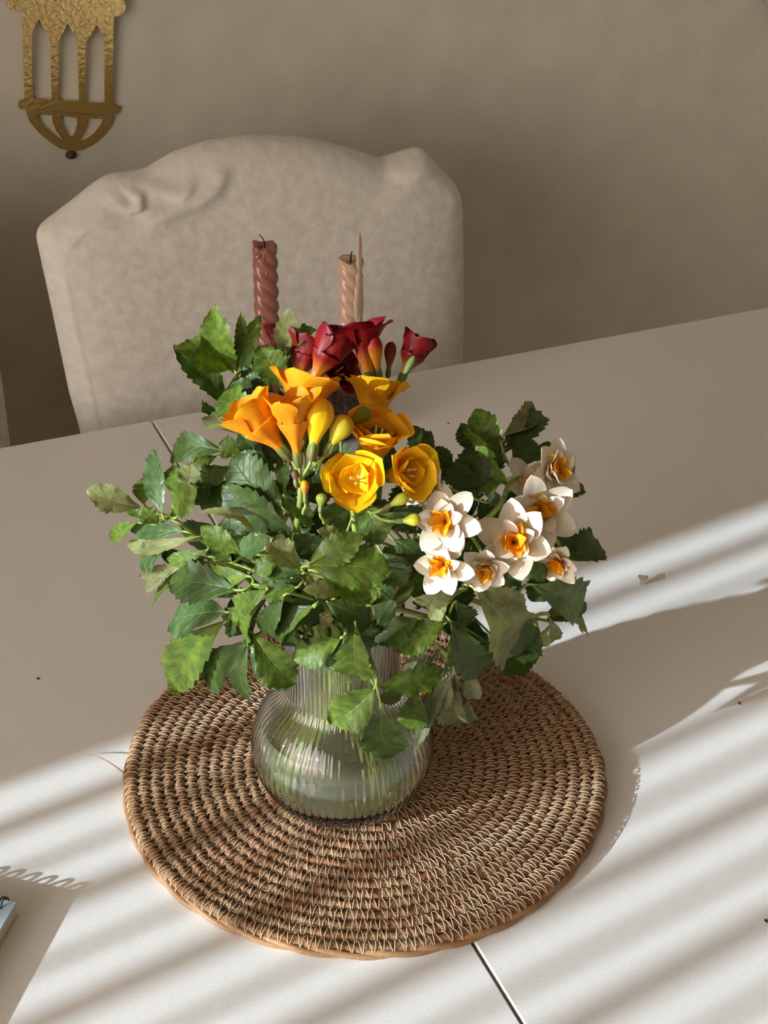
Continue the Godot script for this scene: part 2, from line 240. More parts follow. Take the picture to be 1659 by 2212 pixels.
	sprig("trio of leaves dangling lowest in front of the vase", Vector3(-0.0342, 0.9309, 0.0827), [
		[Vector3(-0.0349, 0.9129, 0.0928), Vector3(-0.0636, 0.8819, 0.0829), Vector3(-0.5418, 0.2447, 0.8041), 0.0291, 0.06, 0.22, 0.00, 1],
		[Vector3(-0.0315, 0.9102, 0.0895), Vector3(0.0172, 0.9100, 0.0916), Vector3(-0.0387, 0.4020, 0.9148), 0.0229, 0.06, 0.22, 0.20, 1],
		[Vector3(-0.0324, 0.8996, 0.0981), Vector3(-0.0192, 0.8441, 0.0934), Vector3(-0.4126, -0.1731, 0.8943), 0.0324, 0.06, 0.15, 0.35, 0],
	])
	sprig("bright forked sprig right of the vase neck", Vector3(0.0253, 0.9409, 0.0764), [
		[Vector3(0.0111, 0.9581, 0.1001), Vector3(-0.0213, 0.9403, 0.0930), Vector3(-0.4951, 0.6827, 0.5374), 0.0244, 0.06, 0.22, 0.00, 1],
		[Vector3(-0.0055, 0.9629, 0.0948), Vector3(-0.0358, 0.9499, 0.0885), Vector3(-0.4042, 0.6182, 0.6741), 0.0205, 0.06, 0.22, 0.00, 0],
		[Vector3(0.0136, 0.9607, 0.1017), Vector3(0.0612, 0.8865, 0.0819), Vector3(0.1824, -0.1425, 0.9728), 0.0282, 0.06, 0.22, 0.20, 0],
		[Vector3(0.0199, 0.9460, 0.0927), Vector3(0.0299, 0.9006, 0.0841), Vector3(-0.3138, -0.2447, 0.9174), 0.0151, 0.06, 0.22, 0.00, 1],
		[Vector3(0.0531, 0.9163, 0.0796), Vector3(0.0686, 0.8838, 0.0741), Vector3(0.0020, -0.1659, 0.9861), 0.0121, 0.06, 0.22, 0.00, 1],
		[Vector3(0.0189, 0.9731, 0.0991), Vector3(0.0344, 0.9483, 0.0962), Vector3(0.1200, -0.0422, 0.9919), 0.0167, 0.06, 0.22, 0.00, 0],
	])
	sprig("dull green broad leaf with clear veins below the white flowers", Vector3(0.0311, 0.9717, 0.0874), [
		[Vector3(0.0261, 0.9872, 0.1113), Vector3(0.0814, 0.8856, 0.0767), Vector3(0.3154, -0.1476, 0.9374), 0.0408, 0.06, 0.08, 0.00, 2],
		[Vector3(0.0080, 0.9842, 0.1097), Vector3(-0.0049, 0.9717, 0.1091), Vector3(-0.5316, 0.5180, 0.6701), 0.0136, 0.06, 0.22, 0.00, 2],
		[Vector3(0.0172, 0.9896, 0.1091), Vector3(-0.0183, 0.9927, 0.1139), Vector3(0.1512, 0.2727, 0.9501), 0.0118, 0.06, 0.22, 0.00, 2],
		[Vector3(0.0225, 0.9893, 0.1063), Vector3(0.0730, 0.9514, 0.1005), Vector3(0.0575, -0.0766, 0.9954), 0.0149, 0.06, 0.22, 0.00, 2],
		[Vector3(0.0253, 0.9818, 0.0949), Vector3(0.0002, 0.9996, 0.1022), Vector3(0.4874, 0.3557, 0.7974), 0.0133, 0.06, 0.22, 0.00, 0],
	])
	sprig("broad half shaded sprig at the right below the white flowers", Vector3(0.0744, 0.9541, 0.0830), [
		[Vector3(0.0735, 0.9739, 0.1024), Vector3(0.1485, 0.9122, 0.0646), Vector3(0.5330, 0.1352, 0.8353), 0.0331, 0.06, 0.20, 0.00, 1],
		[Vector3(0.0679, 0.9587, 0.0931), Vector3(0.0992, 0.8781, 0.0636), Vector3(-0.0332, -0.3551, 0.9342), 0.0240, 0.06, 0.22, 0.00, 0],
		[Vector3(0.0670, 0.9797, 0.0996), Vector3(0.0845, 0.9840, 0.1014), Vector3(-0.2414, 0.7059, 0.6659), 0.0135, 0.06, 0.22, 0.00, 4],
		[Vector3(0.0559, 0.9693, 0.0927), Vector3(0.0647, 0.9822, 0.0983), Vector3(-0.7714, 0.2742, 0.5743), 0.0168, 0.06, 0.22, 0.00, 0],
	])
	sprig("ragged drooping sprig furthest right above the table", Vector3(0.0956, 0.9172, 0.0690), [
		[Vector3(0.0997, 0.9288, 0.0812), Vector3(0.1608, 0.8752, 0.0511), Vector3(0.7093, 0.6087, 0.3555), 0.0265, 0.06, 0.22, 0.00, 2],
		[Vector3(0.1021, 0.9243, 0.0790), Vector3(0.1311, 0.8708, 0.0515), Vector3(0.2619, -0.3247, 0.9088), 0.0110, 0.06, 0.22, 0.00, 2],
		[Vector3(0.1165, 0.8729, 0.0516), Vector3(0.0783, 0.8671, 0.0623), Vector3(0.0543, 0.7865, 0.6152), 0.0200, 0.06, 0.22, 0.00, 0],
		[Vector3(0.1122, 0.9064, 0.0678), Vector3(0.1063, 0.8833, 0.0634), Vector3(-0.6762, 0.0307, 0.7361), 0.0117, 0.06, 0.22, 0.00, 2],
		[Vector3(0.1067, 0.9126, 0.0698), Vector3(0.1538, 0.8846, 0.0450), Vector3(0.6205, 0.5366, 0.5718), 0.0151, 0.06, 0.22, 0.00, 1],
		[Vector3(0.1015, 0.9078, 0.0666), Vector3(0.1084, 0.8654, 0.0530), Vector3(-0.4305, -0.3386, 0.8367), 0.0185, 0.06, 0.22, 0.00, 0],
	])
	sprig("wilted grey green sprig drooping beside the vase", Vector3(0.0204, 0.9175, 0.0757), [
		[Vector3(0.0106, 0.9268, 0.0781), Vector3(-0.0054, 0.8949, 0.0770), Vector3(-0.5973, 0.2752, 0.7533), 0.0124, 0.06, 0.50, 0.00, 3],
		[Vector3(0.0275, 0.9008, 0.0842), Vector3(0.0048, 0.8364, 0.0798), Vector3(-0.6341, 0.1720, 0.7539), 0.0120, -0.12, 0.60, 0.00, 3],
		[Vector3(0.0305, 0.8977, 0.0813), Vector3(0.0562, 0.8120, 0.0516), Vector3(-0.3305, -0.3956, 0.8569), 0.0204, 0.06, 0.50, 0.00, 3],
		[Vector3(0.0427, 0.8995, 0.0765), Vector3(0.0519, 0.8576, 0.0734), Vector3(-0.3176, -0.1407, 0.9377), 0.0136, 0.06, 0.50, 0.00, 3],
		[Vector3(0.0027, 0.8905, 0.0797), Vector3(-0.0014, 0.8501, 0.0766), Vector3(-0.5989, -0.0004, 0.8009), 0.0219, 0.06, 0.22, 0.00, 1],
		[Vector3(-0.0060, 0.8856, 0.0761), Vector3(-0.0272, 0.8924, 0.0829), Vector3(0.4053, 0.5301, 0.7448), 0.0104, 0.06, 0.22, 0.00, 3],
		[Vector3(0.0469, 0.8615, 0.0707), Vector3(0.0696, 0.8117, 0.0481), Vector3(-0.1247, -0.4566, 0.8809), 0.0090, 0.06, 0.40, 0.00, 3],
		[Vector3(0.0261, 0.9053, 0.0766), Vector3(0.0220, 0.8615, 0.0765), Vector3(-0.5309, 0.0476, 0.8461), 0.0141, 0.06, 0.50, 0.00, 3],
		[Vector3(0.0189, 0.8948, 0.0658), Vector3(0.0289, 0.8692, 0.0706), Vector3(-0.2350, 0.0877, 0.9680), 0.0214, 0.06, 0.22, 0.00, 0],
	])
	sprig("curled bright green sprig at the upper right behind the white flowers", Vector3(0.0634, 1.0415, 0.0527), [
		[Vector3(0.0607, 1.0536, 0.0643), Vector3(0.0526, 1.0816, 0.0480), Vector3(-0.4344, 0.3562, 0.8273), 0.0250, 0.06, 0.22, 0.20, 1],
		[Vector3(0.0444, 1.0723, 0.0549), Vector3(0.0514, 1.0608, 0.0779), Vector3(-0.9585, -0.0192, 0.2845), 0.0120, 0.06, 0.22, 0.00, 1],
		[Vector3(0.0527, 1.0607, 0.0712), Vector3(0.0546, 1.0486, 0.0917), Vector3(-0.9858, 0.0851, 0.1448), 0.0106, 0.06, 0.22, 0.00, 1],
		[Vector3(0.0592, 1.0454, 0.0810), Vector3(0.0372, 1.0484, 0.0966), Vector3(-0.0597, 0.9615, -0.2683), 0.0125, 0.06, 0.22, 0.00, 1],
		[Vector3(0.0487, 1.0535, 0.0548), Vector3(0.0422, 1.0734, 0.0490), Vector3(-0.2112, 0.2091, 0.9548), 0.0132, 0.06, 0.22, 0.00, 0],
		[Vector3(0.0456, 1.0320, 0.0714), Vector3(0.0486, 1.0631, 0.0591), Vector3(-0.4207, 0.3680, 0.8292), 0.0315, 0.06, 0.22, 0.00, 0],
		[Vector3(0.0370, 1.0336, 0.0657), Vector3(0.0319, 1.0553, 0.0635), Vector3(-0.2629, 0.0386, 0.9640), 0.0197, 0.06, 0.22, 0.00, 0],
	])
	sprig("tall dark sprig at the back on the upper right", Vector3(0.0759, 1.0418, 0.0484), [
		[Vector3(0.0793, 1.0509, 0.0381), Vector3(0.1287, 1.0476, -0.0088), Vector3(0.4186, 0.8233, 0.3834), 0.0161, 0.06, 0.22, 0.00, 2],
		[Vector3(0.0781, 1.0429, 0.0466), Vector3(0.1358, 1.0405, -0.0053), Vector3(0.2074, 0.9602, 0.1870), 0.0216, 0.06, 0.22, 0.00, 0],
		[Vector3(0.0786, 1.0451, 0.0402), Vector3(0.1244, 1.0485, 0.0046), Vector3(0.1445, 0.9497, 0.2779), 0.0136, 0.06, 0.22, 0.00, 0],
		[Vector3(0.0811, 1.0341, 0.0527), Vector3(0.1002, 1.0471, 0.0427), Vector3(-0.2475, 0.7939, 0.5554), 0.0240, 0.06, 0.22, 0.00, 0],
		[Vector3(0.0740, 1.0323, 0.0466), Vector3(0.0689, 1.0557, 0.0395), Vector3(-0.2588, 0.2283, 0.9385), 0.0204, 0.06, 0.22, 0.00, 0],
	])
	sprig("small dark leaves showing between the yellow and white flowers", Vector3(0.0253, 1.0377, 0.0621), [
		[Vector3(0.0178, 1.0507, 0.0525), Vector3(0.0107, 1.0748, 0.0424), Vector3(-0.2728, 0.3061, 0.9121), 0.0163, 0.06, 0.22, 0.00, 0],
		[Vector3(0.0166, 1.0508, 0.0585), Vector3(0.0197, 1.0735, 0.0501), Vector3(-0.4663, 0.3621, 0.8071), 0.0085, 0.06, 0.22, 0.00, 0],
		[Vector3(0.0336, 1.0440, 0.0567), Vector3(0.0219, 1.0635, 0.0548), Vector3(0.0449, 0.1253, 0.9911), 0.0127, 0.06, 0.22, 0.00, 0],
		[Vector3(0.0217, 1.0336, 0.0596), Vector3(0.0161, 1.0576, 0.0549), Vector3(-0.2821, 0.1239, 0.9514), 0.0196, 0.06, 0.22, 0.00, 0],
		[Vector3(0.0441, 1.0343, 0.0859), Vector3(0.0498, 1.0420, 0.0915), Vector3(-0.8564, 0.3440, 0.3850), 0.0107, 0.06, 0.22, 0.00, 4],
		[Vector3(0.0335, 1.0296, 0.0665), Vector3(0.0407, 1.0502, 0.0639), Vector3(-0.5784, 0.3027, 0.7575), 0.0198, 0.06, 0.22, 0.00, 0],
	])
	sprig("dark leaves at the right edge behind the white flowers", Vector3(0.1039, 1.0077, 0.0600), [
		[Vector3(0.1086, 1.0270, 0.0453), Vector3(0.1142, 1.0403, 0.0392), Vector3(-0.4422, 0.5198, 0.7309), 0.0138, 0.06, 0.22, 0.00, 0],
		[Vector3(0.1187, 1.0225, 0.0465), Vector3(0.1323, 1.0163, 0.0492), Vector3(0.1216, 0.6054, 0.7866), 0.0125, 0.06, 0.22, 0.00, 0],
		[Vector3(0.1130, 1.0079, 0.0616), Vector3(0.1392, 1.0074, 0.0506), Vector3(0.2172, 0.8498, 0.4803), 0.0164, 0.06, 0.22, 0.00, 0],
		[Vector3(0.1084, 1.0127, 0.0511), Vector3(0.1290, 1.0268, 0.0359), Vector3(-0.1948, 0.8353, 0.5142), 0.0175, 0.06, 0.22, 0.00, 0],
		[Vector3(0.0939, 0.9990, 0.0600), Vector3(0.1147, 1.0105, 0.0547), Vector3(-0.2618, 0.7513, 0.6058), 0.0244, 0.06, 0.22, 0.00, 0],
	])
	sprig("dark pointed leaf furthest right beside the lowest white flower", Vector3(0.1030, 0.9695, 0.0740), [
		[Vector3(0.1042, 0.9770, 0.0847), Vector3(0.1523, 0.9657, 0.0585), Vector3(0.4220, 0.7992, 0.4279), 0.0278, 0.06, 0.25, 0.00, 0],
		[Vector3(0.1165, 0.9629, 0.0758), Vector3(0.1163, 0.9898, 0.0767), Vector3(-0.4574, -0.0323, 0.8887), 0.0126, 0.06, 0.22, 0.00, 0],
		[Vector3(0.1006, 0.9673, 0.0787), Vector3(0.1129, 0.9582, 0.0820), Vector3(0.1006, 0.4552, 0.8847), 0.0178, 0.06, 0.22, 0.00, 0],
		[Vector3(0.1033, 0.9707, 0.0668), Vector3(0.1143, 0.9904, 0.0644), Vector3(-0.5475, 0.3957, 0.7373), 0.0209, 0.06, 0.22, 0.00, 0],
	])
	sprig("pale veined leaf under the open yellow freesia", Vector3(-0.0351, 1.0365, 0.0598), [
		[Vector3(-0.0411, 1.0499, 0.0784), Vector3(-0.0360, 1.0336, 0.1019), Vector3(-0.4158, 0.7027, 0.5774), 0.0256, 0.06, 0.06, 0.00, 1],
		[Vector3(-0.0556, 1.0314, 0.0868), Vector3(-0.0719, 1.0441, 0.0896), Vector3(0.3846, 0.3036, 0.8718), 0.0132, 0.06, 0.22, 0.00, 2],
		[Vector3(-0.0164, 1.0157, 0.0764), Vector3(0.0029, 0.9946, 0.0965), Vector3(-0.2463, 0.5416, 0.8038), 0.0312, 0.06, 0.22, 0.00, 0],
		[Vector3(-0.0264, 1.0106, 0.0818), Vector3(-0.0181, 0.9947, 0.0987), Vector3(-0.3569, 0.5870, 0.7267), 0.0225, 0.06, 0.22, 0.00, 0],
		[Vector3(-0.0409, 1.0244, 0.0663), Vector3(-0.0599, 1.0423, 0.0646), Vector3(0.1687, 0.2667, 0.9489), 0.0224, 0.06, 0.22, 0.00, 0],
		[Vector3(0.0003, 1.0160, 0.0750), Vector3(-0.0139, 1.0379, 0.0754), Vector3(0.0959, 0.0461, 0.9943), 0.0227, 0.06, 0.22, 0.00, 0],
	])
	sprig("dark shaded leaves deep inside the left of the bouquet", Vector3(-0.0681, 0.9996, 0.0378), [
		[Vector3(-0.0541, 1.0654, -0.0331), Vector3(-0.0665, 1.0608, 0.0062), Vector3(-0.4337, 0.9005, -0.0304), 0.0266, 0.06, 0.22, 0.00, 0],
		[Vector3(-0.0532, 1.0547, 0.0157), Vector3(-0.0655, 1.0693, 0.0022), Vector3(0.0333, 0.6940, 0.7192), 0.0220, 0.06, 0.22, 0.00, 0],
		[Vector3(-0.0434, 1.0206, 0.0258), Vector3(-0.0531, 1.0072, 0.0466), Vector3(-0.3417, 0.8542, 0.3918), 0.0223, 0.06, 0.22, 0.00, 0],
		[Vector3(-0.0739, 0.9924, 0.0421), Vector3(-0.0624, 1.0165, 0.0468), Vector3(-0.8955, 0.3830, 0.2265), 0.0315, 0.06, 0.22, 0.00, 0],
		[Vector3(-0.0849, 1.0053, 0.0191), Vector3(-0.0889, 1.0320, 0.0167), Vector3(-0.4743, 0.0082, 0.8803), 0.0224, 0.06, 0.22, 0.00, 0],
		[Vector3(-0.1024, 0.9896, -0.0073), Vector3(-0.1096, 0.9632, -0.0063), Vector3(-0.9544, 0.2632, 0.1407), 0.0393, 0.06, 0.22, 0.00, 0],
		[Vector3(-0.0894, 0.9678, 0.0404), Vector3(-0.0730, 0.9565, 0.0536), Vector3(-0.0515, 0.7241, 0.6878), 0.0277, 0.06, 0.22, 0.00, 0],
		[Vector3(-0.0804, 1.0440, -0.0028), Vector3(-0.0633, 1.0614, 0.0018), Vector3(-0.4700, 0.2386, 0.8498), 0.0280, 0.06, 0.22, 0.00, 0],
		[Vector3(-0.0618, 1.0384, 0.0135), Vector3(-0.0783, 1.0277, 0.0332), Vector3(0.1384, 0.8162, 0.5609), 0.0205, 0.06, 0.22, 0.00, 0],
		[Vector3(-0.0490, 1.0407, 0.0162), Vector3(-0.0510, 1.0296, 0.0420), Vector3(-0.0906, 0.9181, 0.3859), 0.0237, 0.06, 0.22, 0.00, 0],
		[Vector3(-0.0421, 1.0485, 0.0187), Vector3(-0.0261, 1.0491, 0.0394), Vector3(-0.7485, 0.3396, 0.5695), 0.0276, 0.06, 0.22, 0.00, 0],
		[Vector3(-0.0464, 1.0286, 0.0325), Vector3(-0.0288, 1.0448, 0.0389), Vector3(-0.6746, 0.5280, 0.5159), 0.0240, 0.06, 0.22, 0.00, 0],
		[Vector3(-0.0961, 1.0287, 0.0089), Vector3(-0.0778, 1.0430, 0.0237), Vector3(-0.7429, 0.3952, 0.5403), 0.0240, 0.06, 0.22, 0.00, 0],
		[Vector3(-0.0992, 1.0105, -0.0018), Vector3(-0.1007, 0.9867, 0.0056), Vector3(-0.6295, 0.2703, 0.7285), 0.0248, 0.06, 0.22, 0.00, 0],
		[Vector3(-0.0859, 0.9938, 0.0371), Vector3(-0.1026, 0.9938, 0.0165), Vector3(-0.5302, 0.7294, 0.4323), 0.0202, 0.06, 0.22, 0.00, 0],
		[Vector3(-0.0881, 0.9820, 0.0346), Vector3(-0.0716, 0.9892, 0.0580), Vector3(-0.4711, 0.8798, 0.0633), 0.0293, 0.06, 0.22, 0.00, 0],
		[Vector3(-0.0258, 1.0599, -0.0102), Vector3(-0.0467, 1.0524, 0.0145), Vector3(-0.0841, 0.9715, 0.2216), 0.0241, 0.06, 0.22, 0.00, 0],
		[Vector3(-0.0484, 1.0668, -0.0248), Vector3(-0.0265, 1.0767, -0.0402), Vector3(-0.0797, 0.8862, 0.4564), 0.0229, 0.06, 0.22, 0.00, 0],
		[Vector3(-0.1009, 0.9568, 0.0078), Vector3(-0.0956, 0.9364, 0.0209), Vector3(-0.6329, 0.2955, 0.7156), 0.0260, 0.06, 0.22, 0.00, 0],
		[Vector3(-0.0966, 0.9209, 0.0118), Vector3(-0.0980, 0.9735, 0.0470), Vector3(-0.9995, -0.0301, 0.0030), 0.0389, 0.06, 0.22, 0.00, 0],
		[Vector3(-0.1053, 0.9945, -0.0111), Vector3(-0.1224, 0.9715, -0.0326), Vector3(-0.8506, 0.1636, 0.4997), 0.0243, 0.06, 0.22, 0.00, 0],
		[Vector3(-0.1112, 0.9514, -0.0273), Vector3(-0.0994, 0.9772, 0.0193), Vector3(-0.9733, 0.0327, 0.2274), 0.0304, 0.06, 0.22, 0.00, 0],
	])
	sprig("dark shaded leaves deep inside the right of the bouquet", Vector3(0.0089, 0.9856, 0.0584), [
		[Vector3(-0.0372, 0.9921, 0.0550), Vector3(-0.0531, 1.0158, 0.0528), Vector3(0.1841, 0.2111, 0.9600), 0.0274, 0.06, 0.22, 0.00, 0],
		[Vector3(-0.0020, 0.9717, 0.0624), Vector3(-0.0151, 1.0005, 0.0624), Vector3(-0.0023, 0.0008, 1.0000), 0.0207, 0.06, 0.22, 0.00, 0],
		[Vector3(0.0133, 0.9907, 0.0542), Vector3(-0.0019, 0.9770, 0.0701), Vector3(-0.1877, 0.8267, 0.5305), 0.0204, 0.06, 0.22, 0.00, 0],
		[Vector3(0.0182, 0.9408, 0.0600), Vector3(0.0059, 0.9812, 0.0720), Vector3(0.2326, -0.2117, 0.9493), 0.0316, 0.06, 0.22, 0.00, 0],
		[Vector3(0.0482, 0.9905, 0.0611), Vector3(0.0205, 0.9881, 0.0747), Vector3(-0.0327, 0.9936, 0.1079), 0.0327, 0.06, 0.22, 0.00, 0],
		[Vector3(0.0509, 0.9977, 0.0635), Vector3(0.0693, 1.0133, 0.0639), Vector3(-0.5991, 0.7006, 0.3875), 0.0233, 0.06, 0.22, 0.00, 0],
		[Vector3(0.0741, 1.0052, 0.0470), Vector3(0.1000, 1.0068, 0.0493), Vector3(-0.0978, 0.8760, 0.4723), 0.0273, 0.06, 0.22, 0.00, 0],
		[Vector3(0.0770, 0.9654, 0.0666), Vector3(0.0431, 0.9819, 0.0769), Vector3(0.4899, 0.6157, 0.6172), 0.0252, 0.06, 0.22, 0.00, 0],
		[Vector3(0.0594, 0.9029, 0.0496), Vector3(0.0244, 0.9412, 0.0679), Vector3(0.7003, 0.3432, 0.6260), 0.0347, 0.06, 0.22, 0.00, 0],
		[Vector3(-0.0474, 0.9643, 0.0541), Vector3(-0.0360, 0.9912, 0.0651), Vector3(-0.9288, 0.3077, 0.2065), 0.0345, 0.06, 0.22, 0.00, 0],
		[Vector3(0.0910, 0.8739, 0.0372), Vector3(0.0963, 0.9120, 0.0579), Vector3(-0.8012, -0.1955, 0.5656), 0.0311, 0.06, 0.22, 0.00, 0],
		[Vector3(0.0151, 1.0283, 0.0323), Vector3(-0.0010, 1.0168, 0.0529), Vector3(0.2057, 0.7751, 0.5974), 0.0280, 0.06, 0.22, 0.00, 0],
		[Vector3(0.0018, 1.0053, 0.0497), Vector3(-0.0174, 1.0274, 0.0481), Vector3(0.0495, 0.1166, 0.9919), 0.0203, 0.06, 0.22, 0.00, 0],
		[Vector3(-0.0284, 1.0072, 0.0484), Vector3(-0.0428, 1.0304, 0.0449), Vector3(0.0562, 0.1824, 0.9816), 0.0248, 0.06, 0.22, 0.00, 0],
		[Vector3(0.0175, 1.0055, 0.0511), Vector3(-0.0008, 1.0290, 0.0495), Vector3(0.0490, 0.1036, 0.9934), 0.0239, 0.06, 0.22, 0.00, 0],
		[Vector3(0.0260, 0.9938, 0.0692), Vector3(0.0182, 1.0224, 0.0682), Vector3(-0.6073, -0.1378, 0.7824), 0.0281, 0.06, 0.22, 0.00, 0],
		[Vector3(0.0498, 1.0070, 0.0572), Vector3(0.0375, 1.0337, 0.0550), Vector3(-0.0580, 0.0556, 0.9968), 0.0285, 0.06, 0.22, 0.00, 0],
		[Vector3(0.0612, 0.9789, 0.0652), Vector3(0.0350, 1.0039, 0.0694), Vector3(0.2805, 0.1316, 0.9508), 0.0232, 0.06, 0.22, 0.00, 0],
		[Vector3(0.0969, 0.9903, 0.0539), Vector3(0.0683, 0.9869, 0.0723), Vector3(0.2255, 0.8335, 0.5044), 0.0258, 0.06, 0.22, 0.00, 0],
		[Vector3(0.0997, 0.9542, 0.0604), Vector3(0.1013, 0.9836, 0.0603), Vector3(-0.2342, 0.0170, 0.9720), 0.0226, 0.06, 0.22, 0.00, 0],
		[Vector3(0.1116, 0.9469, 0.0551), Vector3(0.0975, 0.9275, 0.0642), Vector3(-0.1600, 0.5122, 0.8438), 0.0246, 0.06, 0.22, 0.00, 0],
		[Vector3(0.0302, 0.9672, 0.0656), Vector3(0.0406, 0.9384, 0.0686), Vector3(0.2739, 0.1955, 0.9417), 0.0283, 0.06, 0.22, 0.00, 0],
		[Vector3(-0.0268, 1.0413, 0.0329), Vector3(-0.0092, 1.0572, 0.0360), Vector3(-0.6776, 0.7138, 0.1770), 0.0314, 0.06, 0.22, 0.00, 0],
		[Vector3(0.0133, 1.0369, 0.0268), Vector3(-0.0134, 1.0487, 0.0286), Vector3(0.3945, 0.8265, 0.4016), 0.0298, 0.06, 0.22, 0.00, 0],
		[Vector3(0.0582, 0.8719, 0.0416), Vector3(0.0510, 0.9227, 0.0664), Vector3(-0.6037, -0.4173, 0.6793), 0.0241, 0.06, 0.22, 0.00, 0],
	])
	rng.seed = 23
	var yellow_left := thing("freesia_stem", "yellow freesia stem with a tall closed bud in front, left of the open yellow flower", "flower", Vector3(-0.0764, 1.0659, 0.0712), "yellow freesias")
	stem_from(yellow_left, Vector3(0.0000, -0.0300, 0.0000), 0.0018, 0.0030, M.stem)
	pedicel(yellow_left, Vector3(0.0000, 0.0000, 0.0000), Vector3(-0.0043, 0.0166, -0.0100), Vector3(-0.5194, 0.7459, -0.4170), 0.0011, M.stem)
	freesia(yellow_left, Vector3(-0.0043, 0.0166, -0.0100), Vector3(-0.5194, 0.7459, -0.4170), 0.0418, 0.38, 1.25, AMBER, M.petal_yellow)
	pedicel(yellow_left, Vector3(0.0000, 0.0000, 0.0000), Vector3(-0.0022, 0.0181, 0.0026), Vector3(-0.0230, 0.9585, -0.2840), 0.0011, M.stem)
	freesia(yellow_left, Vector3(-0.0022, 0.0181, 0.0026), Vector3(-0.0230, 0.9585, -0.2840), 0.0414, 0.45, 1.00, AMBER, M.petal_yellow)
	pedicel(yellow_left, Vector3(0.0000, 0.0000, 0.0000), Vector3(0.0105, 0.0133, -0.0287), Vector3(0.3227, 0.8648, -0.3846), 0.0011, M.stem)
	freesia(yellow_left, Vector3(0.0105, 0.0133, -0.0287), Vector3(0.3227, 0.8648, -0.3846), 0.0429, 0.55, 1.50, AMBER, M.petal_yellow)
	pedicel(yellow_left, Vector3(0.0000, 0.0000, 0.0000), Vector3(0.0052, 0.0229, 0.0058), Vector3(0.3191, 0.8858, -0.3370), 0.0010, M.stem)
	bud(yellow_left, Vector3(0.0052, 0.0229, 0.0058), Vector3(0.3191, 0.8858, -0.3370), 0.0352, 0.0085, [GREEN_BASE.lerp(LEMON[0], 0.4), LEMON[1], LEMON[1], LEMON[0]], M.petal_yellow)
	pedicel(yellow_left, Vector3(0.0000, 0.0000, 0.0000), Vector3(0.0153, 0.0222, 0.0042), Vector3(0.6160, 0.7652, -0.1869), 0.0010, M.stem)
	bud(yellow_left, Vector3(0.0153, 0.0222, 0.0042), Vector3(0.6160, 0.7652, -0.1869), 0.0254, 0.0069, [GREEN_BASE, GREEN_BASE.lerp(LEMON[1], 0.5), GREEN_BASE.lerp(LEMON[1], 0.35), LEMON[0]], M.petal_yellow)
	pedicel(yellow_left, Vector3(-0.0015, -0.0153, 0.0072), Vector3(-0.0021, -0.0034, 0.0133), Vector3(0.1178, 0.8940, -0.4323), 0.0010, M.stem)
	bud(yellow_left, Vector3(-0.0021, -0.0034, 0.0133), Vector3(0.1178, 0.8940, -0.4323), 0.0133, 0.0025, [GREEN_BASE, Color(0.55, 0.22, 0.05), LEMON[0]], M.petal_yellow)
	pedicel(yellow_left, Vector3(0.0000, 0.0000, 0.0000), Vector3(-0.0048, 0.0045, 0.0050), Vector3(0.0670, 0.8909, -0.4493), 0.0010, M.stem)
	bud(yellow_left, Vector3(-0.0048, 0.0045, 0.0050), Vector3(0.0670, 0.8909, -0.4493), 0.0094, 0.0024, [Color(0.16, 0.11, 0.05), Color(0.22, 0.11, 0.06), Color(0.16, 0.08, 0.05)], M.bud_green)
	pedicel(yellow_left, Vector3(0.0093, -0.0205, 0.0141), Vector3(0.0056, -0.0092, 0.0177), Vector3(0.2568, 0.8933, -0.3688), 0.0010, M.stem)
	bud(yellow_left, Vector3(0.0056, -0.0092, 0.0177), Vector3(0.2568, 0.8933, -0.3688), 0.0111, 0.0033, [GREEN_BASE, GREEN_BASE, Color(0.36, 0.36, 0.05)], M.bud_green)
	var yellow_right := thing("freesia_stem", "yellow freesia stem whose lowest flower is wide open towards the viewer", "flower", Vector3(-0.0426, 1.0542, 0.0700), "yellow freesias")
	stem_from(yellow_right, Vector3(0.0000, -0.0300, 0.0000), 0.0018, 0.0030, M.stem)
	pedicel(yellow_right, Vector3(0.0000, 0.0000, 0.0000), Vector3(0.0083, 0.0005, -0.0065), Vector3(-0.4253, 0.5701, 0.7029), 0.0011, M.stem)
	freesia(yellow_right, Vector3(0.0083, 0.0005, -0.0065), Vector3(-0.4253, 0.5701, 0.7029), 0.0323, 0.68, 1.65, LEMON, M.petal_yellow)
	pedicel(yellow_right, Vector3(0.0000, 0.0000, 0.0000), Vector3(0.0179, 0.0109, -0.0094), Vector3(0.0886, 0.9900, 0.1094), 0.0011, M.stem)
	freesia(yellow_right, Vector3(0.0179, 0.0109, -0.0094), Vector3(0.0886, 0.9900, 0.1094), 0.0303, 0.70, 2.10, YELLOW, M.petal_yellow)
	pedicel(yellow_right, Vector3(0.0000, 0.0000, 0.0000), Vector3(0.0252, 0.0199, -0.0305), Vector3(0.2936, 0.8679, -0.4008), 0.0011, M.stem)
	freesia(yellow_right, Vector3(0.0252, 0.0199, -0.0305), Vector3(0.2936, 0.8679, -0.4008), 0.0346, 0.70, 1.90, YELLOW, M.petal_yellow)
	pedicel(yellow_right, Vector3(0.0000, 0.0000, 0.0000), Vector3(0.0235, 0.0045, -0.0004), Vector3(0.3039, 0.5149, 0.8016), 0.0011, M.stem)
	freesia(yellow_right, Vector3(0.0235, 0.0045, -0.0004), Vector3(0.3039, 0.5149, 0.8016), 0.0311, 0.66, 1.45, LEMON, M.petal_yellow)
	pedicel(yellow_right, Vector3(0.0000, 0.0000, 0.0000), Vector3(0.0033, 0.0360, -0.0143), Vector3(0.7719, 0.6345, 0.0397), 0.0010, M.stem)
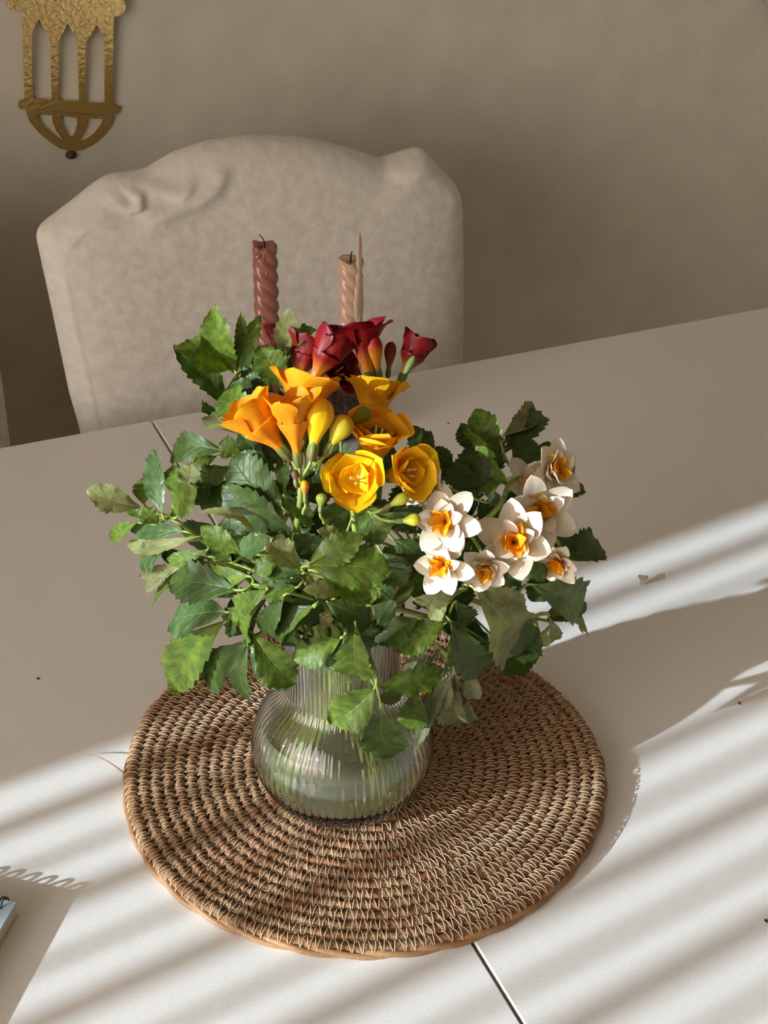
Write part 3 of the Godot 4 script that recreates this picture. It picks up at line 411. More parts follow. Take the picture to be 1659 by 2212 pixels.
	bud(yellow_right, Vector3(0.0033, 0.0360, -0.0143), Vector3(0.7719, 0.6345, 0.0397), 0.0176, 0.0048, [GREEN_BASE, GREEN_BASE.lerp(LEMON[1], 0.2), GREEN_BASE], M.petal_yellow)
	pedicel(yellow_right, Vector3(0.0134, -0.0261, -0.0015), Vector3(0.0091, 0.0027, 0.0305), Vector3(0.8587, 0.4776, 0.1856), 0.0010, M.stem)
	bud(yellow_right, Vector3(0.0091, 0.0027, 0.0305), Vector3(0.8587, 0.4776, 0.1856), 0.0162, 0.0036, [GREEN_BASE, Color(0.42, 0.44, 0.04), Color(0.55, 0.5, 0.03)], M.bud_green)
	pedicel(yellow_right, Vector3(0.0134, -0.0261, -0.0015), Vector3(0.0143, -0.0040, 0.0370), Vector3(0.8903, 0.1378, 0.4341), 0.0010, M.stem)
	bud(yellow_right, Vector3(0.0143, -0.0040, 0.0370), Vector3(0.8903, 0.1378, 0.4341), 0.0145, 0.0038, [GREEN_BASE, Color(0.48, 0.48, 0.04), Color(0.60, 0.55, 0.03)], M.bud_green)
	var red_right := thing("freesia_stem", "red freesia stem with an upright open flower in front of the pale candle", "flower", Vector3(0.0038, 1.0831, 0.0087), "red freesias")
	stem_from(red_right, Vector3(0.0000, -0.0300, 0.0000), 0.0018, 0.0030, M.stem)
	pedicel(red_right, Vector3(0.0000, 0.0000, 0.0000), Vector3(-0.0049, 0.0063, -0.0057), Vector3(-0.0429, 0.8963, -0.4413), 0.0011, M.stem)
	freesia(red_right, Vector3(-0.0049, 0.0063, -0.0057), Vector3(-0.0429, 0.8963, -0.4413), 0.0422, 0.80, 1.30, CRIMSON, M.petal_red)
	pedicel(red_right, Vector3(0.0000, 0.0000, 0.0000), Vector3(-0.0004, 0.0103, -0.0033), Vector3(-0.0223, 0.8998, -0.4356), 0.0010, M.stem)
	bud(red_right, Vector3(-0.0004, 0.0103, -0.0033), Vector3(-0.0223, 0.8998, -0.4356), 0.0282, 0.0054, [LEMON[0], AMBER[0], Color(0.80, 0.32, 0.02), Color(0.50, 0.03, 0.03), Color(0.42, 0.01, 0.02)], M.petal_red)
	pedicel(red_right, Vector3(0.0000, 0.0000, 0.0000), Vector3(0.0086, 0.0065, -0.0100), Vector3(0.2562, 0.8929, -0.3701), 0.0010, M.stem)
	bud(red_right, Vector3(0.0086, 0.0065, -0.0100), Vector3(0.2562, 0.8929, -0.3701), 0.0225, 0.0040, [GREEN_BASE, Color(0.35, 0.17, 0.02), Color(0.26, 0.05, 0.02), Color(0.18, 0.02, 0.012)], M.petal_red)
	pedicel(red_right, Vector3(0.0000, 0.0000, 0.0000), Vector3(0.0148, 0.0052, -0.0030), Vector3(0.5320, 0.8229, -0.1996), 0.0011, M.stem)
	freesia(red_right, Vector3(0.0148, 0.0052, -0.0030), Vector3(0.5320, 0.8229, -0.1996), 0.0303, 0.20, 0.90, CRIMSON, M.petal_red)
	pedicel(red_right, Vector3(0.0000, 0.0000, 0.0000), Vector3(0.0062, 0.0065, 0.0103), Vector3(0.5374, 0.8318, -0.1388), 0.0010, M.stem)
	bud(red_right, Vector3(0.0062, 0.0065, 0.0103), Vector3(0.5374, 0.8318, -0.1388), 0.0245, 0.0024, [GREEN_BASE, Color(0.16, 0.24, 0.06), Color(0.20, 0.28, 0.07)], M.bud_green)
	var red_left := thing("freesia_stem", "shaded dark red freesia stem behind the topmost yellow flowers", "flower", Vector3(-0.0409, 1.0810, -0.0136), "red freesias")
	stem_from(red_left, Vector3(0.0000, -0.0300, 0.0000), 0.0018, 0.0030, M.stem)
	pedicel(red_left, Vector3(0.0000, 0.0000, 0.0000), Vector3(-0.0044, -0.0005, -0.0099), Vector3(0.4749, 0.8094, -0.3455), 0.0011, M.stem)
	freesia(red_left, Vector3(-0.0044, -0.0005, -0.0099), Vector3(0.4749, 0.8094, -0.3455), 0.0365, 0.55, 1.10, CRIMSON, M.petal_red)
	pedicel(red_left, Vector3(0.0000, 0.0000, 0.0000), Vector3(0.0020, 0.0054, 0.0016), Vector3(0.5785, 0.8090, -0.1043), 0.0011, M.stem)
	freesia(red_left, Vector3(0.0020, 0.0054, 0.0016), Vector3(0.5785, 0.8090, -0.1043), 0.0392, 0.15, 1.15, CRIMSON, M.petal_red)
	pedicel(red_left, Vector3(0.0000, 0.0000, 0.0000), Vector3(0.0185, -0.0022, -0.0225), Vector3(0.3555, 0.5000, 0.7897), 0.0011, M.stem)
	freesia(red_left, Vector3(0.0185, -0.0022, -0.0225), Vector3(0.3555, 0.5000, 0.7897), 0.0280, 0.75, 1.25, CRIMSON, M.petal_red)
	pedicel(red_left, Vector3(0.0000, 0.0000, 0.0000), Vector3(0.0044, -0.0111, -0.0586), Vector3(0.2471, 0.8460, -0.4726), 0.0011, M.stem)
	freesia(red_left, Vector3(0.0044, -0.0111, -0.0586), Vector3(0.2471, 0.8460, -0.4726), 0.0304, 0.60, 1.10, CRIMSON, M.petal_red)
	var white_left := thing("narcissus_stem", "white double narcissus stem with orange centres, the bunch next to the yellow flowers", "flower", Vector3(0.0308, 1.0061, 0.0710), "white double narcissus stems")
	stem_from(white_left, Vector3(0.0000, -0.0300, 0.0000), 0.0018, 0.0030, M.stem)
	pedicel(white_left, Vector3(0.0000, 0.0000, 0.0000), Vector3(-0.0195, 0.0263, 0.0256), Vector3(-0.4577, 0.6063, 0.6503), 0.0013, M.stem)
	narcissus(white_left, Vector3(-0.0257, 0.0345, 0.0344), Vector3(-0.4577, 0.6063, 0.6503), 0.964, 0.00)
	pedicel(white_left, Vector3(0.0000, 0.0000, 0.0000), Vector3(-0.0214, 0.0092, 0.0367), Vector3(-0.6837, 0.2629, 0.6807), 0.0013, M.stem)
	narcissus(white_left, Vector3(-0.0299, 0.0124, 0.0452), Vector3(-0.6837, 0.2629, 0.6807), 0.893, 0.00)
	pedicel(white_left, Vector3(0.0000, 0.0000, 0.0000), Vector3(0.0007, 0.0032, 0.0367), Vector3(-0.3990, 0.0889, 0.9126), 0.0013, M.stem)
	narcissus(white_left, Vector3(-0.0036, 0.0041, 0.0467), Vector3(-0.3990, 0.0889, 0.9126), 0.779, 0.00)
	pedicel(white_left, Vector3(0.0000, 0.0000, 0.0000), Vector3(-0.0077, 0.0290, -0.0065), Vector3(-0.7927, 0.4730, 0.3846), 0.0013, M.stem)
	narcissus(white_left, Vector3(-0.0176, 0.0349, -0.0017), Vector3(-0.7927, 0.4730, 0.3846), 0.891, 0.00)
	var white_right := thing("narcissus_stem", "white double narcissus stem with orange centres, the bunch furthest right", "flower", Vector3(0.0784, 0.9970, 0.0629), "white double narcissus stems")
	stem_from(white_right, Vector3(0.0000, -0.0300, 0.0000), 0.0018, 0.0030, M.stem)
	pedicel(white_right, Vector3(0.0000, 0.0000, 0.0000), Vector3(-0.0218, 0.0116, 0.0367), Vector3(-0.3807, 0.5730, 0.7257), 0.0013, M.stem)
	narcissus(white_right, Vector3(-0.0284, 0.0215, 0.0492), Vector3(-0.3807, 0.5730, 0.7257), 1.235, 0.00)
	pedicel(white_right, Vector3(0.0000, 0.0000, 0.0000), Vector3(-0.0002, 0.0197, 0.0214), Vector3(-0.1925, 0.5707, 0.7983), 0.0013, M.stem)
	narcissus(white_right, Vector3(-0.0032, 0.0286, 0.0338), Vector3(-0.1925, 0.5707, 0.7983), 1.106, 0.00)
	pedicel(white_right, Vector3(0.0000, 0.0000, 0.0000), Vector3(0.0239, -0.0128, 0.0231), Vector3(-0.6208, -0.0010, 0.7839), 0.0013, M.stem)
	narcissus(white_right, Vector3(0.0172, -0.0128, 0.0316), Vector3(-0.6208, -0.0010, 0.7839), 0.772, -0.30)
	pedicel(white_right, Vector3(0.0000, 0.0000, 0.0000), Vector3(0.0075, 0.0165, 0.0013), Vector3(-0.1026, 0.8851, 0.4539), 0.0013, M.stem)
	narcissus(white_right, Vector3(0.0062, 0.0282, 0.0072), Vector3(-0.1026, 0.8851, 0.4539), 0.939, 0.00)
	var white_top := thing("narcissus_stem", "single white double narcissus facing right at the top right of the bouquet", "flower", Vector3(0.0602, 1.0319, 0.0797), "white double narcissus stems")
	stem_from(white_top, Vector3(-0.0100, -0.0300, 0.0000), 0.0018, 0.0030, M.stem)
	pedicel(white_top, Vector3(0.0000, 0.0000, 0.0000), Vector3(0.0266, 0.0021, -0.0146), Vector3(0.3366, 0.5047, 0.7950), 0.0013, M.stem)
	narcissus(white_top, Vector3(0.0315, 0.0094, -0.0030), Vector3(0.3366, 0.5047, 0.7950), 1.044, -0.10)


func build_room() -> void:
	# shell: x -2.7 to 2.6, z -0.95 to 3.1, y 0 to 2.6; the balcony window is in the left wall
	structure("floor", box_mesh(Vector3(-2.9, -0.1, -1.15), Vector3(2.8, 0.0, 3.3), 0.001), M.floor, "warm brown wooden floor")
	structure("ceiling", box_mesh(Vector3(-2.9, 2.6, -1.15), Vector3(2.8, 2.75, 3.3), 0.001), M.ceiling, "white ceiling")
	structure("wall_back", box_mesh(Vector3(-2.9, 0.0, -1.15), Vector3(2.8, 2.6, -0.95), 0.001), M.wall, "plain beige painted wall behind the chairs")
	structure("wall_right", box_mesh(Vector3(2.6, 0.0, -0.95), Vector3(2.8, 2.6, 3.1), 0.001), M.wall, "plain beige wall on the right")
	structure("wall_front", box_mesh(Vector3(-2.9, 0.0, 3.1), Vector3(2.8, 2.6, 3.3), 0.001), M.wall, "plain beige wall behind the camera")
	var z0 := 0.263
	var z1 := 2.7
	var st := begin()
	box(st, Vector3(-2.9, 0, -0.95), Vector3(WINDOW_X, 2.6, z0), 0.001)
	box(st, Vector3(-2.9, 0, z1), Vector3(WINDOW_X, 2.6, 3.1), 0.001)
	box(st, Vector3(-2.9, 0, z0), Vector3(WINDOW_X, 0.25, z1), 0.001)
	box(st, Vector3(-2.9, 2.42, z0), Vector3(WINDOW_X, 2.6, z1), 0.001)
	structure("wall_left", done(st), M.wall, "beige wall with the balcony window")
	var win := begin()
	box(win, Vector3(-2.86, 0.25, z0 - 0.001), Vector3(-2.80, 0.31, z1), 0.004)
	box(win, Vector3(-2.86, 2.36, z0), Vector3(-2.80, 2.42, z1), 0.004)
	box(win, Vector3(-2.86, 0.25, z1 - 0.06), Vector3(-2.80, 2.42, z1), 0.004)
	structure("window_1", done(win), M.white_paint, "white window frame")
	# vertical blind: slats turned almost edge on to the sun, every second one a little further
	var az := deg_to_rad(SUN_AZ)
	var blind := thing("vertical_blind", "pale vertical blind hanging in the balcony window", "blind", Vector3(WINDOW_X + 0.08, 0, 0))
	part("head_rail", box_mesh(Vector3(-0.02, 2.43, z0), Vector3(0.02, 2.47, z1), 0.003), M.white_paint, blind)
	for j in range(-4, 22):
		for narrow in 2:
			var w := 0.272 + 0.0888 * j + (0.0462 if narrow else 0.0)
			if w < -0.118:
				continue
			var z := (w - (WINDOW_X + 0.08) * sin(az)) / cos(az)
			if z > z1 - 0.05:
				continue
			var s := part("slat", box_mesh(Vector3(-0.032, 0.30, -0.0008), Vector3(0.032, 2.43, 0.0008), 0.0004), M.blind, blind, Vector3(0, 0, z))
			s.rotation.y = az + (0.125 if narrow else 0.29)


func build_table() -> void:
	var root := thing("dining_table", "white dining table with a joint between its two leaves, in striped sunlight", "table", Vector3(0, 0, 0))
	var lo := TABLE_Y - 0.028
	part("tabletop_leaf", box_mesh(Vector3(-0.80, lo, -0.615), Vector3(-0.0010, TABLE_Y, 0.72), 0.0012), M.table, root)
	part("tabletop_leaf", box_mesh(Vector3(0.0010, lo, -0.615), Vector3(1.35, TABLE_Y, 0.72), 0.0012), M.table, root)
	part("apron", box_mesh(Vector3(-0.72, lo - 0.075, -0.54), Vector3(1.27, lo, 0.65), 0.002), M.table_edge, root)
	for x in [-0.70, 1.25]:
		for z in [-0.52, 0.63]:
			part("leg", box_mesh(Vector3(x - 0.032, 0, z - 0.032), Vector3(x + 0.032, lo - 0.02, z + 0.032), 0.004), M.table_leg, root)


func build_notebook() -> void:
	var root := thing("notebook", "spiral notebook with pale blue cover at the left edge of the table", "notebook", Vector3(-0.2779, 0.7500, 0.0425))
	root.rotation.y = -0.6326
	part("pages", box_mesh(Vector3(-0.104, 0.0006, 0.001), Vector3(-0.001, 0.0118, 0.147), 0.0015), M.paper, root)
	part("cover", box_mesh(Vector3(-0.105, 0.0120, 0.0), Vector3(0.0, 0.0132, 0.148), 0.0006), M.cover, root)
	part("back_board", box_mesh(Vector3(-0.105, 0.0, 0.0), Vector3(0.0, 0.0008, 0.148), 0.0004), M.paper, root)
	for k in 8:
		var p := PackedVector3Array()
		var r := PackedFloat32Array()
		for i in 25:
			var a := TAU * i / 24
			p.append(Vector3(-0.010 - 0.0122 * k + 0.002 * i / 24.0, 0.0118 + 0.0058 * sin(a), 0.0036 + 0.0050 * cos(a)))
			r.append(0.0006)
		for twin in 2:
			var st := begin()
			tube(st, p, r, 6, 0)
			part("wire_ring", done(st), M.wire, root, Vector3(0.0019 * twin, 0, 0))


func build_crumbs() -> void:
	# a dropped scrap of petal and a few specks
	var scrap := thing("petal_scrap", "small dried petal scrap lying on the table right of the bouquet", "petal", Vector3(0.338, TABLE_Y + 0.0004, -0.139))
	rng.seed = 4
	var white := Color(0.70, 0.60, 0.48)
	petal(scrap, Basis(Vector3(0.2, 0.98, 0.0).normalized(), Vector3(-0.95, 0.2, 0.25).normalized(), Vector3(0.25, 0, 0.97).normalized()), Vector3(0.008, 0.002, 0), 1.0, 0.0, 0.0, 0.020, 0.009, 0.1, 0.5, 0.5, 1.2, white, white, white, M.petal_white, "blade")
	var n := 0
	for q in [Vector3(0.304, TABLE_Y, -0.484), Vector3(-0.212, TABLE_Y, -0.209), Vector3(0.318, TABLE_Y, 0.045), Vector3(0.196, TABLE_Y, 0.247)]:
		var s := SphereMesh.new()
		s.radius = 0.0011
		s.height = 0.0012
		s.radial_segments = 8
		s.rings = 4
		var where: String = ["behind the bouquet", "left of the bouquet", "in the sunlight right of the placemat", "in front near the joint"][n]
		var c := part(numbered("crumb"), s, M.dark_bead, self, q + Vector3(0, 0.0005, 0))
		c.scale = Vector3(1.0, 0.8, 1.7)
		tag(c, "tiny dark crumb on the white table %s" % where, "crumb")
		n += 1


# ------------------------------------------------------------------ naming and adding
func numbered(called: String) -> String:
	if not used.has(called):
		used[called] = 0
		return called
	used[called] += 1
	return "%s_%03d" % [called, used[called]]


func tag(o: Node3D, label: String, category := "", group := "") -> void:
	o.set_meta("label", label)
	if category:
		o.set_meta("category", category)
	if group:
		o.set_meta("group", group)


func thing(called: String, label: String, category: String, at := Vector3.ZERO, group := "") -> Node3D:
	var o := Node3D.new()
	o.name = numbered(called)
	add_child(o)
	o.position = at
	tag(o, label, category, group)
	return o


func part(called: String, mesh: Mesh, mat: Material, parent: Node3D, at := Vector3.ZERO) -> MeshInstance3D:
	var o := MeshInstance3D.new()
	o.mesh = mesh
	o.material_override = mat
	o.name = called
	parent.add_child(o, true)
	o.position = at
	return o


func structure(called: String, mesh: Mesh, mat: Material, label: String, at := Vector3.ZERO) -> MeshInstance3D:
	var o := part(called, mesh, mat, self, at)
	o.set_meta("kind", "structure")
	o.set_meta("label", label)
	return o


# ------------------------------------------------------------------ shapes
func begin() -> SurfaceTool:
	var st := SurfaceTool.new()
	st.begin(Mesh.PRIMITIVE_TRIANGLES)
	return st


func done(st: SurfaceTool) -> ArrayMesh:
	st.generate_normals()
	return st.commit()


# rows of points -> smooth grid; n points per row, m rows; wrap joins the last point of a row to the first
func grid(st: SurfaceTool, p: PackedVector3Array, n: int, m: int, base: int, uv := PackedVector2Array(), col := PackedColorArray(), wrap := false, flip := false) -> int:
	for i in p.size():
		if uv.size():
			st.set_uv(uv[i])
		if col.size():
			st.set_color(col[i])
		st.add_vertex(p[i])
	for r in m - 1:
		for c in (n if wrap else n - 1):
			var a := base + r * n + c
			var b := base + r * n + (c + 1) % n
			var d := a + n
			var e := b + n
			if flip:
				st.add_index(a); st.add_index(b); st.add_index(e)
				st.add_index(a); st.add_index(e); st.add_index(d)
			else:
				st.add_index(a); st.add_index(e); st.add_index(b)
				st.add_index(a); st.add_index(d); st.add_index(e)
	return base + p.size()


# a box with chamfered edges
func box(st: SurfaceTool, lo: Vector3, hi: Vector3, c := 0.002) -> void:
	var mid := (lo + hi) * 0.5
	var h := (hi - lo) * 0.5
	c = minf(c, minf(h.x, minf(h.y, h.z)) * 0.9)
	var faces := []
	for ax in 3:
		for s in [-1.0, 1.0]:
			var u := (ax + 1) % 3
			var v := (ax + 2) % 3
			var q := []
			for k in [[-1, -1], [1, -1], [1, 1], [-1, 1]]:
				var p := Vector3.ZERO
				p[ax] = s * h[ax]
				p[u] = k[0] * (h[u] - c)
				p[v] = k[1] * (h[v] - c)
				q.append(p)
			faces.append(q)
			for s2 in [-1.0, 1.0]:
				var e := []
				for k in [-1.0, 1.0]:
					var p := Vector3.ZERO
					p[ax] = s * h[ax]
					p[u] = s2 * (h[u] - c)
					p[v] = k * (h[v] - c)
					e.append(p)
				for k in [1.0, -1.0]:
					var p := Vector3.ZERO
					p[ax] = s * (h[ax] - c)
					p[u] = s2 * h[u]
					p[v] = k * (h[v] - c)
					e.append(p)
				faces.append(e)
	for sx in [-1.0, 1.0]:
		for sy in [-1.0, 1.0]:
			for sz in [-1.0, 1.0]:
				faces.append([Vector3(sx * h.x, sy * (h.y - c), sz * (h.z - c)), Vector3(sx * (h.x - c), sy * h.y, sz * (h.z - c)), Vector3(sx * (h.x - c), sy * (h.y - c), sz * h.z)])
	st.set_smooth_group(-1)
	for q in faces:
		var ctr := Vector3.ZERO
		for p in q:
			ctr += p
		var nn: Vector3 = (q[1] - q[0]).cross(q[2] - q[0])
		if nn.dot(ctr) > 0.0:
			q.reverse()
		for k in range(1, q.size() - 1):
			for j in [0, k, k + 1]:
				st.add_vertex(mid + q[j])


func box_mesh(lo: Vector3, hi: Vector3, c := 0.002) -> ArrayMesh:
	var st := begin()
	box(st, lo, hi, c)
	return done(st)


# a tube along points, with a radius for each
func tube(st: SurfaceTool, pts: PackedVector3Array, radii: PackedFloat32Array, sides: int, base: int, col := PackedColorArray()) -> int:
	var p := PackedVector3Array()
	var cs := PackedColorArray()
	var up := Vector3.UP
	for i in pts.size():
		var t := (pts[mini(i + 1, pts.size() - 1)] - pts[maxi(i - 1, 0)]).normalized()
		if i == 0 and absf(t.dot(up)) > 0.95:
			up = Vector3.RIGHT
		var s := t.cross(up).normalized()
		up = s.cross(t).normalized()
		for k in sides:
			var a := TAU * k / sides
			p.append(pts[i] + (s * cos(a) + up * sin(a)) * radii[i])
			if col.size():
				cs.append(col[i])
	var first := base
	base = grid(st, p, sides, pts.size(), base, PackedVector2Array(), cs, true)
	for e in 2:
		var at := 0 if e == 0 else pts.size() - 1
		if radii[at] > 0.00005:
			if col.size():
				st.set_color(col[at])
			st.add_vertex(pts[at])
			for k in sides:
				var a := first + at * sides + k
				var b := first + at * sides + (k + 1) % sides
				if e == 0:
					st.add_index(base); st.add_index(a); st.add_index(b)
				else:
					st.add_index(base); st.add_index(b); st.add_index(a)
			base += 1
	return base


func bezier(a: Vector3, b: Vector3, c: Vector3, d: Vector3, n: int) -> PackedVector3Array:
	var out := PackedVector3Array()
	for i in n + 1:
		out.append(a.bezier_interpolate(b, c, d, float(i) / n))
	return out


# profile of (radius, height) pairs turned round y; ribs of a given number and depth
func lathe(st: SurfaceTool, prof: PackedVector2Array, sides: int, base: int, ribs := 0, rib_depth := 0.0, flip := true) -> int:
	var p := PackedVector3Array()
	for q in prof:
		for k in sides:
			var a := TAU * k / sides
			var r := q.x
			if ribs and q.x > 0.006:
				r += rib_depth * cos(a * ribs)
			p.append(Vector3(cos(a) * r, q.y, sin(a) * r))
	return grid(st, p, sides, prof.size(), base, PackedVector2Array(), PackedColorArray(), true, flip)


func smooth_profile(prof: Array, steps: int) -> PackedVector2Array:
	var out := PackedVector2Array()
	for i in prof.size() - 1:
		var p0: Vector2 = prof[maxi(i - 1, 0)]
		var p1: Vector2 = prof[i]
		var p2: Vector2 = prof[i + 1]
		var p3: Vector2 = prof[mini(i + 2, prof.size() - 1)]
		for k in steps:
			out.append(p1.cubic_interpolate(p2, p0, p3, float(k) / steps))
	out.append(prof[-1])
	return out


# ------------------------------------------------------------------ materials
func plain(color: Color, rough := 0.6, spec := 0.5) -> StandardMaterial3D:
	var m := StandardMaterial3D.new()
	m.albedo_color = color.linear_to_srgb()
	m.roughness = rough
	m.metallic_specular = spec
	return m


func noise_texture(freq: float, size: int, lo: Color, hi: Color, sd: int, octaves := 4, normal := false, bump := 4.0) -> NoiseTexture2D:
	var f := FastNoiseLite.new()
	f.seed = sd
	f.frequency = freq
	f.fractal_octaves = octaves
	var t := NoiseTexture2D.new()
	t.width = size
	t.height = size
	t.seamless = true
	t.noise = f
	if normal:
		t.as_normal_map = true
		t.bump_strength = bump
	else:
		var g := Gradient.new()
		g.set_color(0, lo)
		g.set_color(1, hi)
		t.color_ramp = g
	return t


func triplanar(m: StandardMaterial3D, s: float) -> void:
	m.uv1_triplanar = true
	m.uv1_world_triplanar = true
	m.uv1_scale = Vector3(s, s, s)


# veins and mottling of one kind of leaflet: x across (0.5 is the midrib), y from stalk to tip
func leaf_images(sd: int, contrast: float, blotch: float) -> Array:
	var w := 160
	var h := 320
	var im := Image.create(w, h, false, Image.FORMAT_RGB8)
	var hm := Image.create(w, h, false, Image.FORMAT_RGB8)
	var f := FastNoiseLite.new()
	f.seed = sd
	f.frequency = 0.02
	f.fractal_octaves = 4
	var net := FastNoiseLite.new()
	net.seed = sd + 5
	net.noise_type = FastNoiseLite.TYPE_CELLULAR
	net.cellular_return_type = FastNoiseLite.RETURN_DISTANCE2_DIV
	net.frequency = 0.075
	for y in h:
		var t := float(y) / h
		for x in w:
			var u := absf(float(x) / w - 0.5) * 2.0
			var side := 1.0 if x > w / 2 else -1.0
			var mid := exp(-pow(u / (0.045 * (1.15 - t)), 2.0))
			# laterals leave the midrib and sweep towards the tip
			var q := (t - 0.42 * u + 0.10 * u * u + 0.022 * side) * 7.0
			var d := absf(q - roundf(q)) / 7.0
			var lat := exp(-pow(d / (0.0085 - 0.004 * u), 2.0)) * (1.0 - 0.55 * u) * smoothstep(0.02, 0.10, t)
			var q2 := (t * 0.9 + 0.55 * u) * 13.0
			var d2 := absf(q2 - roundf(q2)) / 13.0
			var fine := exp(-pow(d2 / 0.005, 2.0)) * 0.22
			var cell := clampf(1.0 + net.get_noise_2d(x, y), 0.0, 1.0)
			var n := f.get_noise_2d(x, y)
			var vein := clampf(mid + lat * 0.8 + fine + (0.25 if cell > 0.86 else 0.0), 0.0, 1.0)
			var v := 0.80 + n * blotch
			im.set_pixel(x, y, Color(clampf(v + contrast * vein + n * blotch * 0.5, 0, 1), clampf(v + contrast * 0.62 * vein, 0, 1), clampf(v + contrast * 0.75 * vein - n * blotch * 0.4, 0, 1)))
			var e := clampf(0.55 - 0.42 * mid - 0.34 * lat - 0.10 * fine + 0.10 * cell + n * 0.12, 0, 1)
			hm.set_pixel(x, y, Color(e, e, e))
	hm.bump_map_to_normal_map(5.0)
	return [ImageTexture.create_from_image(im), ImageTexture.create_from_image(hm)]


func leaf_material(color: Color, glow: Color, pair: Array, rough: float) -> StandardMaterial3D:
	var m := plain(color, rough, 0.42)
	m.albedo_texture = pair[0]
	m.normal_enabled = true
	m.normal_texture = pair[1]
	m.normal_scale = 0.8
	m.backlight_enabled = true
	m.backlight = glow.linear_to_srgb()
	m.cull_mode = BaseMaterial3D.CULL_DISABLED
	return m


func petal_material(glow: Color, rough: float) -> StandardMaterial3D:
	var m := plain(Color(1, 1, 1), rough, 0.4)
	m.vertex_color_use_as_albedo = true
	m.backlight_enabled = true
	m.backlight = glow.linear_to_srgb()
	m.normal_enabled = true
	m.normal_texture = tex.petal_normal
	m.normal_scale = 0.35
	m.cull_mode = BaseMaterial3D.CULL_DISABLED
	return m


